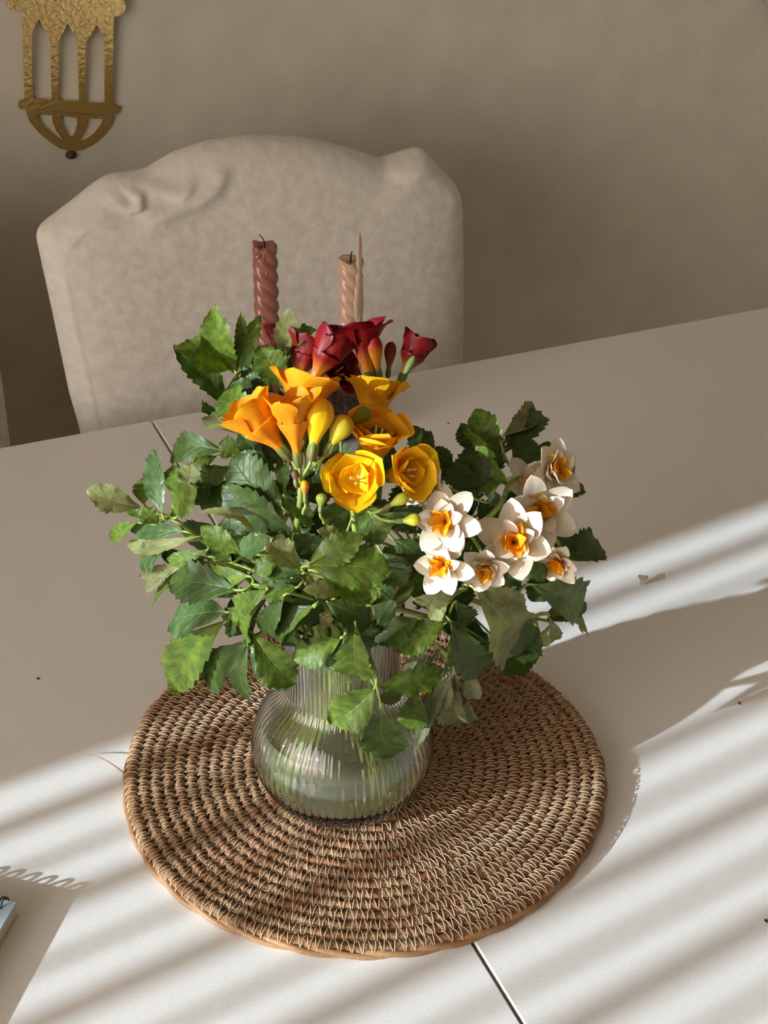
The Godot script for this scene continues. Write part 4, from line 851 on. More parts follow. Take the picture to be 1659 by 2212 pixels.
func make_materials() -> void:
	var streak := Image.create(128, 128, false, Image.FORMAT_RGB8)
	var sf := FastNoiseLite.new()
	sf.seed = 3
	sf.frequency = 0.11
	for y in 128:
		for x in 128:
			var v := clampf(0.5 + 0.5 * sf.get_noise_2d(x * 1.6, y * 0.22), 0, 1)
			streak.set_pixel(x, y, Color(v, v, v))
	streak.bump_map_to_normal_map(2.5)
	tex.petal_normal = ImageTexture.create_from_image(streak)

	M.wall = plain(Color(0.575, 0.55, 0.475), 0.85, 0.3)
	M.wall.albedo_texture = noise_texture(0.012, 512, Color(0.94, 0.94, 0.94), Color(1, 1, 1), 11, 5)
	M.wall.normal_enabled = true
	M.wall.normal_texture = noise_texture(0.06, 512, Color.BLACK, Color.WHITE, 12, 3, true, 1.2)
	M.wall.normal_scale = 0.25
	triplanar(M.wall, 1.6)
	M.ceiling = plain(Color(0.78, 0.76, 0.72), 0.9, 0.2)
	M.floor = plain(Color(0.42, 0.27, 0.16), 0.45, 0.5)
	M.white_paint = plain(Color(0.78, 0.77, 0.74), 0.5, 0.5)
	M.blind = plain(Color(0.72, 0.69, 0.64), 0.8, 0.3)

	M.table = plain(Color(0.80, 0.775, 0.745), 0.42, 0.4)
	M.table.albedo_texture = noise_texture(0.25, 512, Color(0.955, 0.955, 0.955), Color(1, 1, 1), 21, 3)
	M.table.normal_enabled = true
	M.table.normal_texture = noise_texture(0.35, 512, Color.BLACK, Color.WHITE, 22, 2, true, 1.0)
	M.table.normal_scale = 0.12
	triplanar(M.table, 4.0)
	M.table_edge = plain(Color(0.72, 0.68, 0.63), 0.5, 0.4)
	M.table_leg = plain(Color(0.70, 0.68, 0.65), 0.5, 0.4)

	M.velvet = plain(Color(0.735, 0.705, 0.65), 0.95, 0.15)
	var flecks := noise_texture(0.016, 1024, Color(0.88, 0.875, 0.87), Color(1, 1, 1), 31, 6)
	M.velvet.albedo_texture = flecks
	M.velvet.normal_enabled = true
	M.velvet.normal_texture = noise_texture(0.05, 512, Color.BLACK, Color.WHITE, 33, 5, true, 3.0)
	M.velvet.normal_scale = 0.18
	M.velvet.rim_enabled = true
	M.velvet.rim = 0.5
	M.velvet.rim_tint = 0.6
	triplanar(M.velvet, 3.2)

	M.foil = plain(Color(0.97, 0.73, 0.31), 0.15, 0.5)
	M.foil.metallic = 1.0
	M.foil.normal_enabled = true
	M.foil.normal_texture = noise_texture(0.035, 512, Color.BLACK, Color.WHITE, 41, 4, true, 4.0)
	M.foil.normal_scale = 0.4
	triplanar(M.foil, 7.0)
	M.dark_bead = plain(Color(0.05, 0.035, 0.022), 0.5, 0.4)

	M.coil = plain(Color(1, 1, 1), 0.72, 0.3)
	M.coil.vertex_color_use_as_albedo = true
	M.coil.albedo_texture = noise_texture(0.09, 512, Color(0.62, 0.60, 0.58), Color(1, 1, 1), 51, 5)
	M.coil.normal_enabled = true
	M.coil.normal_texture = noise_texture(0.12, 512, Color.BLACK, Color.WHITE, 52, 4, true, 5.0)
	M.coil.normal_scale = 0.5
	triplanar(M.coil, 9.0)
	M.thread = plain(Color(0.62, 0.46, 0.31), 0.7, 0.3)
	M.rim = plain(Color(0.40, 0.225, 0.105), 0.55, 0.4)
	M.rim.albedo_texture = noise_texture(0.06, 512, Color(0.75, 0.72, 0.7), Color(1, 1, 1), 53, 4)
	triplanar(M.rim, 9.0)

	M.glass = plain(Color(0.985, 0.992, 0.98, 0.0), 0.015, 0.5)
	M.glass.metallic_specular = 0.7
	M.glass.transparency = BaseMaterial3D.TRANSPARENCY_ALPHA
	M.glass.refraction_enabled = true
	M.glass.refraction_scale = 0.05
	M.water = plain(Color(0.86, 0.90, 0.60, 0.10), 0.01, 0.5)
	M.water.transparency = BaseMaterial3D.TRANSPARENCY_ALPHA
	M.water.refraction_enabled = true
	M.water.refraction_scale = 0.033

	var la := leaf_images(101, 0.20, 0.18)
	var lb := leaf_images(202, 0.16, 0.22)
	var lc := leaf_images(303, 0.14, 0.12)
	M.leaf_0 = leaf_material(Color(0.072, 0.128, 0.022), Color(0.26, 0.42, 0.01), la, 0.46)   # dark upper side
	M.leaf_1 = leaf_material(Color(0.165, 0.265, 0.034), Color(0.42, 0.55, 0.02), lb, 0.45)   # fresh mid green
	M.leaf_2 = leaf_material(Color(0.33, 0.36, 0.13), Color(0.46, 0.48, 0.08), lc, 0.6)       # pale underside
	M.leaf_3 = leaf_material(Color(0.29, 0.31, 0.15), Color(0.32, 0.34, 0.10), lc, 0.7)       # wilted
	M.leaf_4 = leaf_material(Color(0.120, 0.215, 0.070), Color(0.24, 0.40, 0.04), la, 0.30)   # glossy young leaf
	M.stem = plain(Color(0.24, 0.33, 0.06), 0.45, 0.5)
	M.stem_pale = plain(Color(0.42, 0.44, 0.12), 0.5, 0.5)
	M.bud_green = petal_material(Color(0.35, 0.42, 0.04), 0.45)
	M.husk = plain(Color(0.25, 0.13, 0.06), 0.7, 0.3)
	M.petal_yellow = petal_material(Color(0.60, 0.34, 0.01), 0.5)
	M.petal_red = petal_material(Color(0.36, 0.02, 0.015), 0.45)
	M.petal_white = petal_material(Color(0.52, 0.46, 0.36), 0.55)
	M.pollen = plain(Color(0.85, 0.68, 0.20), 0.6, 0.3)

	M.wax_rose = plain(Color(0.27, 0.105, 0.080), 0.25, 0.5)
	M.wax_rose.subsurf_scatter_enabled = true
	M.wax_rose.subsurf_scatter_strength = 0.25
	M.wax_pale = plain(Color(0.50, 0.33, 0.255), 0.22, 0.5)
	M.wax_pale.subsurf_scatter_enabled = true
	M.wax_pale.subsurf_scatter_strength = 0.3
	M.wax_drip = plain(Color(0.58, 0.43, 0.33), 0.4, 0.5)
	M.wick = plain(Color(0.012, 0.011, 0.010), 0.9, 0.2)
	M.bark = plain(Color(0.085, 0.055, 0.045), 0.85, 0.3)
	M.bark.albedo_texture = noise_texture(0.05, 256, Color(0.5, 0.48, 0.46), Color(1, 1, 1), 61, 5)
	M.bark.normal_enabled = true
	M.bark.normal_texture = noise_texture(0.06, 256, Color.BLACK, Color.WHITE, 62, 5, true, 8.0)
	triplanar(M.bark, 8.0)

	M.paper = plain(Color(0.62, 0.56, 0.44), 0.8, 0.2)
	M.cover = plain(Color(0.44, 0.60, 0.70), 0.55, 0.4)
	M.wire = plain(Color(0.035, 0.034, 0.036), 0.3, 0.6)
	M.wire.metallic = 0.6
	M.mirror = plain(Color(0.72, 0.72, 0.70), 0.5, 0.5)
	M.straw = plain(Color(0.42, 0.30, 0.18), 0.6, 0.3)
	M.petal_dry = plain(Color(0.72, 0.60, 0.46), 0.6, 0.3)


# ------------------------------------------------------------------ leaves
# one leaflet from b to t, its upper side towards up; width across, bow along, fold of the halves, lobe 0..1
func leaflet(root: Node3D, b: Vector3, t: Vector3, up: Vector3, wid: float, bow: float, fold: float, lobe: float, tone: int) -> void:
	var axis := t - b
	var len := axis.length()
	var a := axis / len
	var n := (up - a * up.dot(a)).normalized()
	var side := a.cross(n)
	var nu := 44
	var nv := 8
	var ph := rng.randf() * TAU
	var ph2 := rng.randf() * TAU
	var pw := rng.randf_range(1.05, 1.35)
	var teeth := 9.0
	var p := PackedVector3Array()
	var uv := PackedVector2Array()
	var skew := rng.randf_range(-0.08, 0.08)
	var tw := rng.randf_range(-0.35, 0.35)
	for i in nu + 1:
		var q := float(i) / nu
		var form := pow(sin(PI * pow(clampf(q, 0.0, 1.0), pw)), 0.78)
		form = maxf(form, 0.035 * (1.0 - q))
		var c := b + a * len * q + n * bow * len * 4.0 * q * (1.0 - q) - n * bow * len * q * q * 1.2 + side * skew * len * sin(PI * q)
		for j in nv + 1:
			var s := 2.0 * j / nv - 1.0
			var saw := fposmod(q * teeth + (0.35 if s > 0 else 0.0), 1.0)
			var bite := 1.0 + (0.23 * (saw - 0.6)) * smoothstep(0.22, 0.34, q)
			var sinus := exp(-pow((q - 0.50 - 0.05 * signf(s)) / 0.055, 2.0)) * 0.62 * lobe + exp(-pow((q - 0.76) / 0.05, 2.0)) * 0.35 * lobe
			var edge := form * bite * (1.0 - sinus) if absf(s) > 0.6 else form * (1.0 - sinus * 0.9)
			var h := wid * 0.5 * edge
			var lift := fold * h * absf(s) + wid * 0.055 * sin(q * 10.0 + ph + s * 1.5) * s * s + wid * 0.03 * sin(q * 23.0 + ph2) * s * s + tw * h * s * q
			p.append(c + side * h * s + n * lift + a * (absf(s) * h * 0.30 * (1.0 - q)))
			uv.append(Vector2(0.5 + 0.48 * s * clampf(edge, 0.0, 1.0), q))
	var st := begin()
	grid(st, p, nv + 1, nu + 1, 0, uv)
	st.generate_normals()
	st.generate_tangents()
	part("leaflet", st.commit(), M["leaf_%d" % tone], root)


# a stalk from hub to the vase's neck and on down into the water
func stalk_points(hub: Vector3, leave: Vector3) -> PackedVector3Array:
	var ang := rng.randf() * TAU
	var r := 0.030 * sqrt(rng.randf())
	var flat := Vector3(hub.x - VASE.x, 0, hub.z - VASE.z)
	if flat.length() > 0.02:
		ang = atan2(flat.z, flat.x) + rng.randf_range(-0.7, 0.7)
		r = rng.randf_range(0.012, 0.034)
	var neck := VASE + Vector3(cos(ang) * r, 0.176, sin(ang) * r)
	var mid := VASE + Vector3(cos(ang) * r * 0.7, 0.11, sin(ang) * r * 0.7)
	var ang2 := ang + PI + rng.randf_range(-0.9, 0.9)
	var foot := VASE + Vector3(cos(ang2) * 0.040, 0.020 + rng.randf() * 0.02, sin(ang2) * 0.040)
	var pts := bezier(hub, hub + leave, neck + Vector3(cos(ang), 1.1, sin(ang)) * 0.035, neck, 12)
	var low := bezier(neck, neck - Vector3(cos(ang) * 0.3, 1.0, sin(ang) * 0.3) * 0.03, mid, foot, 10)
	for k in range(1, low.size()):
		pts.append(low[k])
	return pts


func stalk(root: Node3D, pts: PackedVector3Array, r0: float, r1: float, mat: Material, called := "stalk") -> void:
	var radii := PackedFloat32Array()
	for i in pts.size():
		radii.append(lerpf(r0, r1, float(i) / (pts.size() - 1)))
	var st := begin()
	tube(st, pts, radii, 7, 0)
	part(called, done(st), mat, root)


# leaves: [base, tip, up, width, bow, fold, lobe, tone]
func sprig(label: String, hub: Vector3, leaves: Array, wilted := false) -> void:
	var root := thing("leafy_sprig", label, "foliage", hub, "green sprigs in the vase")
	var leave := (VASE + Vector3(0, 0.2, 0) - hub) * 0.25 + Vector3(0, -0.01, 0)
	var pts := stalk_points(hub, leave)
	for k in pts.size():
		pts[k] -= hub
	stalk(root, pts, 0.0015, 0.0036, M.stem if rng.randf() < 0.4 else M.stem_pale)
	for l in leaves:
		var b: Vector3 = l[0] - hub
		var t: Vector3 = l[1] - hub
		leaflet(root, b, t, l[2], l[3], l[4], l[5], l[6], l[7])
		if b.length() > 0.004:
			var path := bezier(Vector3.ZERO, b * 0.4 - (t - b) * 0.05, b - (t - b) * 0.12, b + (t - b) * 0.03, 6)
			stalk(root, path, 0.0011, 0.0008, M.stem_pale if l[7] == 2 or l[7] == 3 else M.stem, "leaf_stalk")


# ------------------------------------------------------------------ flowers
func frame_of(dir: Vector3) -> Basis:
	var y := dir.normalized()
	var x := y.cross(Vector3.UP if absf(y.y) < 0.95 else Vector3.RIGHT).normalized()
	return Basis(x, y, x.cross(y))


# a petal that leaves a ring of radius r at height h and follows a curve that opens outwards
func petal(parent: Node3D, fr: Basis, o: Vector3, az: float, r: float, h: float, len: float, wid: float, open0: float, open1: float, cup: float, pw: float, c0: Color, c1: Color, c2: Color, mat: Material, called := "petal") -> void:
	var nu := 20
	var nv := 8
	var p := PackedVector3Array()
	var uv := PackedVector2Array()
	var col := PackedColorArray()
	var rad := fr.x * cos(az) + fr.z * sin(az)
	var tan_ := fr.y.cross(rad)
	var c := o + rad * r + fr.y * h
	var ph := rng.randf() * TAU
	var crumple := rng.randf_range(0.03, 0.08)
	for i in nu + 1:
		var q := float(i) / nu
		var ang := lerpf(open0, open1, smoothstep(0.0, 1.0, q))
		var d := fr.y * cos(ang) + rad * sin(ang)
		var nrm := fr.y * sin(ang) - rad * cos(ang)        # towards the flower's axis
		if i > 0:
			c += d * len / nu
		var peak := 1.0 - 0.36 / pw
		var form := lerpf(0.42, 1.0, smoothstep(0.0, peak, q)) if q < peak else sqrt(maxf(0.004, 1.0 - pow((q - peak) / (1.0 - peak), 1.5 if pw < 1.0 else 2.4)))
		for j in nv + 1:
			var s := 2.0 * j / nv - 1.0
			var hw := wid * 0.5 * form
			p.append(c + tan_ * hw * s + nrm * (cup * hw * s * s + crumple * wid * sin(q * 7.0 + s * 2.0 + ph) * absf(s)) - d * (hw * 0.25 * s * s * q))
			uv.append(Vector2(0.5 + 0.5 * s, q))
			var k := c0.lerp(c1, smoothstep(0.0, 0.55, q)).lerp(c2, smoothstep(0.45, 1.0, q))
			var v := 1.0 + 0.10 * sin(s * 21.0 + ph) * (1.0 - q) + rng.randf_range(-0.03, 0.03)
			col.append(Color(k.r * v, k.g * v, k.b * v))
	var st := begin()
	grid(st, p, nv + 1, nu + 1, 0, uv, col)
	st.generate_normals()
	st.generate_tangents()
	part(called, st.commit(), mat, parent)


# a turned body along dir (tubes, buds, calyces), lobed n times, with colours from base to end
func spindle(parent: Node3D, called: String, o: Vector3, fr: Basis, prof: PackedVector2Array, lobes: int, depth: float, twist: float, cols: Array, mat: Material) -> MeshInstance3D:
	var sides := 24
	var p := PackedVector3Array()
	var uv := PackedVector2Array()
	var col := PackedColorArray()
	var low: float = prof[0].y
	var top: float = prof[-1].y - low
	var ph := rng.randf() * TAU
	for q in prof:
		for k in sides:
			var a := TAU * k / sides
			var r := q.x * (1.0 + depth * (absf(sin(lobes * 0.5 * (a + twist * (q.y - low) / top) + ph)) - 0.5))
			p.append(o + (fr.x * cos(a) + fr.z * sin(a)) * r + fr.y * q.y)
			uv.append(Vector2(float(k) / sides * 3.0, (q.y - low) / top))
			var f := clampf((q.y - low) / top, 0.0, 1.0) * (cols.size() - 1)
			var i := mini(int(f), cols.size() - 2)
			var cc: Color = cols[i].lerp(cols[i + 1], f - i)
			var v := 1.0 + 0.10 * sin(a * 9.0 + ph)
			col.append(Color(cc.r * v, cc.g * v, cc.b * v))
	var st := begin()
	grid(st, p, sides, prof.size(), 0, uv, col, true)
	st.generate_normals()
	return part(called, st.commit(), mat, parent)


const YELLOW := [Color(0.86, 0.36, 0.012), Color(0.90, 0.47, 0.010), Color(0.93, 0.55, 0.012)]
const AMBER := [Color(0.84, 0.30, 0.012), Color(0.88, 0.36, 0.010), Color(0.90, 0.42, 0.012)]
const LEMON := [Color(0.92, 0.47, 0.008), Color(0.95, 0.60, 0.008), Color(0.95, 0.66, 0.010)]
const CRIMSON := [Color(0.66, 0.21, 0.01), Color(0.20, 0.008, 0.008), Color(0.15, 0.002, 0.009)]
const GREEN_BASE := Color(0.22, 0.30, 0.03)


# a freesia flower: funnel tube, six petals in two rings, stamens when open
func freesia(root: Node3D, o: Vector3, dir: Vector3, len: float, open: float, size: float, cols: Array, mat: Material) -> void:
	var fr := frame_of(dir)
	var tl := len * 0.60
	var neck := 1.0 - 0.42 * smoothstep(0.45, 0.75, open)
	var prof := smooth_profile([Vector2(0.0001, 0), Vector2(0.0022, tl * 0.10), Vector2(0.0030, tl * 0.40), Vector2(0.0052 * lerpf(neck, 1.0, 0.5), tl * 0.66), Vector2(0.0080 * neck, tl * 0.88), Vector2(0.0092 * neck, tl * 1.04), Vector2(0.0078 * neck, tl * 1.03), Vector2(0.0040 * neck, tl * 0.93), Vector2(0.0001, tl * 0.86)], 4)
	for i in prof.size():
		prof[i].x *= size
	var fl := spindle(root, "flower", o, fr, prof, 6, 0.16, 0.0, [cols[0], cols[0], cols[0].lerp(cols[1], 0.5), cols[1]], mat)
	var a0 := rng.randf() * TAU
	for k in 9:
		var ring := k / 3
		var az: float = a0 + TAU * (k % 3) / 3.0 + [0.0, 1.05, 0.5][ring] + rng.randf_range(-0.15, 0.15)
		var op: float = open * [1.35, 0.85, 0.45][ring] * rng.randf_range(0.85, 1.15)
		var ln: float = len * [0.54, 0.50, 0.36][ring] * rng.randf_range(0.92, 1.08)
		petal(fl, fr, o, az, ([0.0084, 0.0074, 0.0052][ring]) * size * neck, tl * 0.94, ln, ([0.0158, 0.0165, 0.0110][ring]) * size, 0.20 + op * 0.35, op * 1.15, rng.randf_range(0.22, 0.42), 1.05, cols[1], cols[1], cols[2], mat)
	if open > 0.45:
		for k in 3:
			var a := a0 + TAU * k / 3.0
			var e := o + fr.y * len * 0.86 + (fr.x * cos(a) + fr.z * sin(a)) * 0.0028
			var st := begin()
			tube(st, bezier(o + fr.y * tl * 0.7, o + fr.y * tl * 0.9, e - fr.y * 0.004, e, 5), PackedFloat32Array([0.0004, 0.0004, 0.0004, 0.0004, 0.0009, 0.0006]), 5, 0)
			part("stamen", done(st), M.pollen, fl)
	cal(root, o, fr, size)


func cal(root: Node3D, o: Vector3, fr: Basis, size: float) -> void:
	var prof := smooth_profile([Vector2(0.0012, -0.003), Vector2(0.0026, 0.0), Vector2(0.0029, 0.004), Vector2(0.0024, 0.008), Vector2(0.0026, 0.011)], 3)
	for i in prof.size():
		prof[i] *= size
	spindle(root, "calyx", o, fr, prof, 4, 0.25, 0.0, [Color(0.20, 0.11, 0.04), Color(0.17, 0.22, 0.05), Color(0.24, 0.27, 0.07)], M.bud_green)


func bud(root: Node3D, o: Vector3, dir: Vector3, len: float, rad: float, cols: Array, mat: Material) -> void:
	var fr := frame_of(dir)
	var prof := smooth_profile([Vector2(rad * 0.16, 0), Vector2(rad * 0.24, len * 0.12), Vector2(rad * 0.45, len * 0.32), Vector2(rad * 0.86, len * 0.56), Vector2(rad, len * 0.72), Vector2(rad * 0.82, len * 0.88), Vector2(rad * 0.42, len * 0.97), Vector2(0.0001, len)], 5)
	spindle(root, "bud", o, fr, prof, 3, 0.13, 1.3, cols, mat)
	cal(root, o, fr, clampf(rad / 0.007, 0.5, 1.1))


func stem_from(root: Node3D, leave: Vector3, r0: float, r1: float, mat: Material) -> void:
	var pts := stalk_points(root.position, leave)
	for k in pts.size():
		pts[k] -= root.position
	stalk(root, pts, r0, r1, mat, "stem")


# one double narcissus floret facing dir
func narcissus(root: Node3D, o: Vector3, dir: Vector3, size: float, droop: float) -> void:
	var fr := frame_of(dir)
	var tube_len := 0.012 * size
	var prof := smooth_profile([Vector2(0.0016, -tube_len * 1.3), Vector2(0.0022, -tube_len * 0.9), Vector2(0.0017, -tube_len * 0.6), Vector2(0.0024, 0.0)], 4)
	var fl := spindle(root, "flower", o, fr, prof, 3, 0.1, 0.0, [Color(0.24, 0.32, 0.07), Color(0.40, 0.42, 0.16), Color(0.72, 0.66, 0.40)], M.petal_white)
	var white := [Color(0.78, 0.64, 0.38), Color(0.79, 0.71, 0.57), Color(0.79, 0.72, 0.60)]
	var orange := [Color(0.90, 0.40, 0.02), Color(0.92, 0.42, 0.015), Color(0.94, 0.50, 0.03)]
	var a0 := rng.randf() * TAU
	for k in 6:
		petal(fl, fr, o, a0 + TAU * k / 6.0 + rng.randf_range(-0.15, 0.15), 0.0016, 0.0, 0.0225 * size * rng.randf_range(0.88, 1.12), 0.0150 * size, 0.9, 1.35 + droop + rng.randf_range(-0.35, 0.4), rng.randf_range(0.05, 0.4), 0.92, white[0], white[1], white[2], M.petal_white)
	for k in 7:
		petal(fl, fr, o, a0 + TAU * (k + 0.5) / 7.0 + rng.randf_range(-0.3, 0.3), 0.0014, rng.randf_range(0.0008, 0.0040) * size, 0.0165 * size * rng.randf_range(0.7, 1.15), 0.0105 * size * rng.randf_range(0.8, 1.15), 0.5, 1.05 + rng.randf_range(-0.45, 0.45), rng.randf_range(0.1, 0.6), 0.95, orange[2].lerp(white[0], 0.3), white[1], white[2], M.petal_white, "inner_petal")
	for k in 12:
		petal(fl, fr, o, a0 + TAU * k / 12.0 + rng.randf_range(-0.25, 0.25), 0.0010, rng.randf_range(0.0012, 0.0055) * size, 0.0125 * size * rng.randf_range(0.7, 1.2), 0.0078 * size * rng.randf_range(0.7, 1.2), 0.4, 1.1 + rng.randf_range(-0.8, 0.6), rng.randf_range(0.3, 0.9), 0.85, orange[0], orange[1], orange[2], M.petal_white, "crown_segment")


# a flower's own stalk up from the joint on the stem
func pedicel(root: Node3D, from: Vector3, to: Vector3, dir: Vector3, r: float, mat: Material) -> void:
	var d := (to - from).length()
	stalk(root, bezier(from, from + Vector3(0, d * 0.4, 0), to - dir.normalized() * d * 0.4, to, 8), r * 1.1, r, mat, "pedicel")


# ------------------------------------------------------------------ the placemat
const MAT_R := 0.1885
const PITCH := 0.0090
const START := -1.5

func mat_radius(th: float) -> float:
	var r := 0.0035 + PITCH * (th - START) / TAU
	return r * (1.0 + 0.005 * sin(th * 3.0 + 0.7) + 0.003 * sin(th * 5.0))


func mat_lift(th: float, r: float) -> float:
	return 0.0045 + 0.0012 * sin(th * 2.0 + r * 40.0) * r / 0.19 + 0.0022 * maxf(0.0, cos(fposmod(th, TAU) + 0.2)) * pow(r / 0.19, 4.0)


func build_placemat() -> void:
	var root := thing("placemat", "round brown seagrass placemat of coiled rope with pale zigzag stitching under the vase", "placemat", Vector3(0, TABLE_Y, 0))
	var f := FastNoiseLite.new()
	f.seed = 77
	f.frequency = 1.0
	var turns := 20
	var along := 0.0
	var sides := 12
	for k in turns:
		var segs := maxi(28, int(TAU * mat_radius(START + TAU * (k + 0.5)) / 0.0022))
		var p := PackedVector3Array()
		var col := PackedColorArray()
		for i in segs + 1:
			var th := START + TAU * (k + float(i) / segs)
			var r := mat_radius(th)
			var arc := along + TAU * r * float(i) / segs
			var rad := Vector3(cos(th), 0, sin(th))
			var c := rad * r + Vector3.UP * mat_lift(th, r)
			c += rad * 0.0011 * f.get_noise_2d(arc * 160.0, 5.0) + Vector3.UP * 0.0011 * f.get_noise_2d(arc * 120.0, 9.0)
			var tw := arc / 0.024 * TAU
			for j in sides:
				var a := TAU * j / sides
				var lobe := absf(sin(1.5 * (a - tw / 3.0)))
				var rr := 0.0046 * (0.80 + 0.25 * lobe) * (1.0 + 0.26 * f.get_noise_2d(arc * 260.0, a * 0.9))
				p.append(c + (rad * cos(a) + Vector3.UP * sin(a)) * rr)
				var strand := floorf((a - tw / 3.0) / (TAU / 3.0))
				var g := f.get_noise_2d(arc * 38.0, strand * 7.3 + k * 3.1)
				var hue := f.get_noise_2d(arc * 21.0 + 90.0, strand * 3.7)
				var cc := Color(0.30, 0.142, 0.068).lerp(Color(0.54, 0.315, 0.17), clampf(0.5 + g, 0, 1))
				cc = cc.lerp(Color(0.38, 0.29, 0.15), clampf(hue * 1.2, 0, 0.5)).lerp(Color(0.48, 0.19, 0.07), clampf(-hue * 1.1, 0, 0.55))
				col.append(cc)
		var st := begin()
		grid(st, p, sides, segs + 1, 0, PackedVector2Array(), col, true)
		part("coil", done(st), M.coil, root)
		along += TAU * mat_radius(START + TAU * (k + 0.5))
	# the pale thread: one zigzag row over each turn
	var st := begin()
	var base := 0
	rng.seed = 9
	for k in turns:
		var legs := maxi(10, int(TAU * mat_radius(START + TAU * (k + 0.5)) / 0.0033))
		var knots := PackedFloat32Array()
		var walk := 0.0
		for i in legs + 1:
			walk += (1.45 if i % 2 == 0 else 0.55) * rng.randf_range(0.75, 1.25)
			knots.append(walk)
		for i in legs:
			if rng.randf() < 0.05:
				continue
			var th0 := START + TAU * (k + knots[i] / walk)
			var th1 := START + TAU * (k + knots[i + 1] / walk)
			var pts := PackedVector3Array()
			for q in 6:
				var u := q / 5.0
				var th := lerpf(th0, th1, u)
				var w := u if i % 2 == 0 else 1.0 - u
				var a := lerpf(PI * 0.98, PI * 0.02, w)
				var r := mat_radius(th)
				var rad := Vector3(cos(th), 0, sin(th))
				pts.append(rad * (r + cos(a) * 0.0056) + Vector3.UP * (mat_lift(th, r) + 0.0006 + sin(a) * (0.0046 + rng.randf() * 0.0005)))
			base = tube(st, pts, PackedFloat32Array([0.00027, 0.0003, 0.00031, 0.00031, 0.0003, 0.00027]), 4, base)
	var s := part("stitching", done(st), M.thread, root)
	s.set_meta("kind", "stuff")
	s.set_meta("label", "pale zigzag thread")
	# the smooth twisted edge strand under the last turn
	for strand in 2:
		var p := PackedVector3Array()
		var radii := PackedFloat32Array()
		for i in 361:
			var th := TAU * i / 360.0
			var ph := th * 17.0 + PI * strand
			var at := START + TAU * 19.0 + th
			var r := mat_radius(at) + 0.0042 + 0.0014 * cos(ph)
			p.append(Vector3(cos(at) * r, 0.0032 + 0.0013 * sin(ph), sin(at) * r))
			radii.append(0.0025)
		var rs := begin()
		tube(rs, p, radii, 8, 0)
		part("edge_strand", done(rs), M.rim, root)
	var ls := begin()
	tube(ls, bezier(Vector3(-0.176, 0.006, -0.062), Vector3(-0.184, 0.012, -0.072), Vector3(-0.19, 0.008, -0.088), Vector3(-0.197, 0.003, -0.097), 8), PackedFloat32Array([0.0006, 0.0006, 0.0006, 0.0006, 0.0005, 0.0005, 0.0005, 0.0004, 0.0003]), 5, 0)
	part("loose_strand", done(ls), M.rim, root)


# ------------------------------------------------------------------ the vase
func build_vase() -> void:
	var root := thing("glass_vase", "clear ribbed glass vase with round belly and straight neck, with water, on the placemat", "vase", VASE)
	var outer := smooth_profile([Vector2(0.0003, 0.0), Vector2(0.020, 0.0), Vector2(0.030, 0.0012), Vector2(0.042, 0.006), Vector2(0.054, 0.017), Vector2(0.0625, 0.031), Vector2(0.0668, 0.047), Vector2(0.0664, 0.060), Vector2(0.0622, 0.075), Vector2(0.0545, 0.0875), Vector2(0.0465, 0.0955), Vector2(0.0422, 0.1015), Vector2(0.0408, 0.108), Vector2(0.0407, 0.125), Vector2(0.0412, 0.150), Vector2(0.0424, 0.172), Vector2(0.0430, 0.1755)], 5)
	var st := begin()
	var n := 420
	var base := lathe(st, outer, n, 0, 70, 0.00032)
	# over the lip and down the inside
	var inner := PackedVector2Array([outer[-1], Vector2(0.0422, 0.1768), Vector2(0.0412, 0.1762)])
	var wall := smooth_profile([Vector2(0.0406, 0.1740), Vector2(0.0392, 0.150), Vector2(0.0387, 0.125), Vector2(0.0388, 0.110), Vector2(0.0402, 0.103), Vector2(0.0442, 0.0965), Vector2(0.0522, 0.0880), Vector2(0.0598, 0.0755), Vector2(0.0640, 0.060), Vector2(0.0644, 0.047), Vector2(0.0602, 0.033), Vector2(0.0520, 0.0215), Vector2(0.0400, 0.0120), Vector2(0.0260, 0.0085), Vector2(0.0003, 0.0080)], 4)
	inner.append_array(wall)
	lathe(st, inner, n, base)
	part("glass", done(st), M.glass, root).set_meta("label", "ribbed clear glass")
	# the water fills the belly up to two thirds
	var level := 0.0765
	var wp := PackedVector2Array([Vector2(0.0003, 0.0083), Vector2(0.0255, 0.0088)])
	for q in smooth_profile([Vector2(0.0396, 0.0124), Vector2(0.0516, 0.0219), Vector2(0.0598, 0.0334), Vector2(0.0640, 0.0472), Vector2(0.0636, 0.0600), Vector2(0.0594, 0.0750), Vector2(0.0585, level)], 4):
		wp.append(q)
	wp.append(Vector2(0.0570, level - 0.0006))
	wp.append(Vector2(0.0003, level - 0.0008))
	var ws := begin()
	lathe(ws, wp, 96, 0)
	part("water", done(ws), M.water, root)


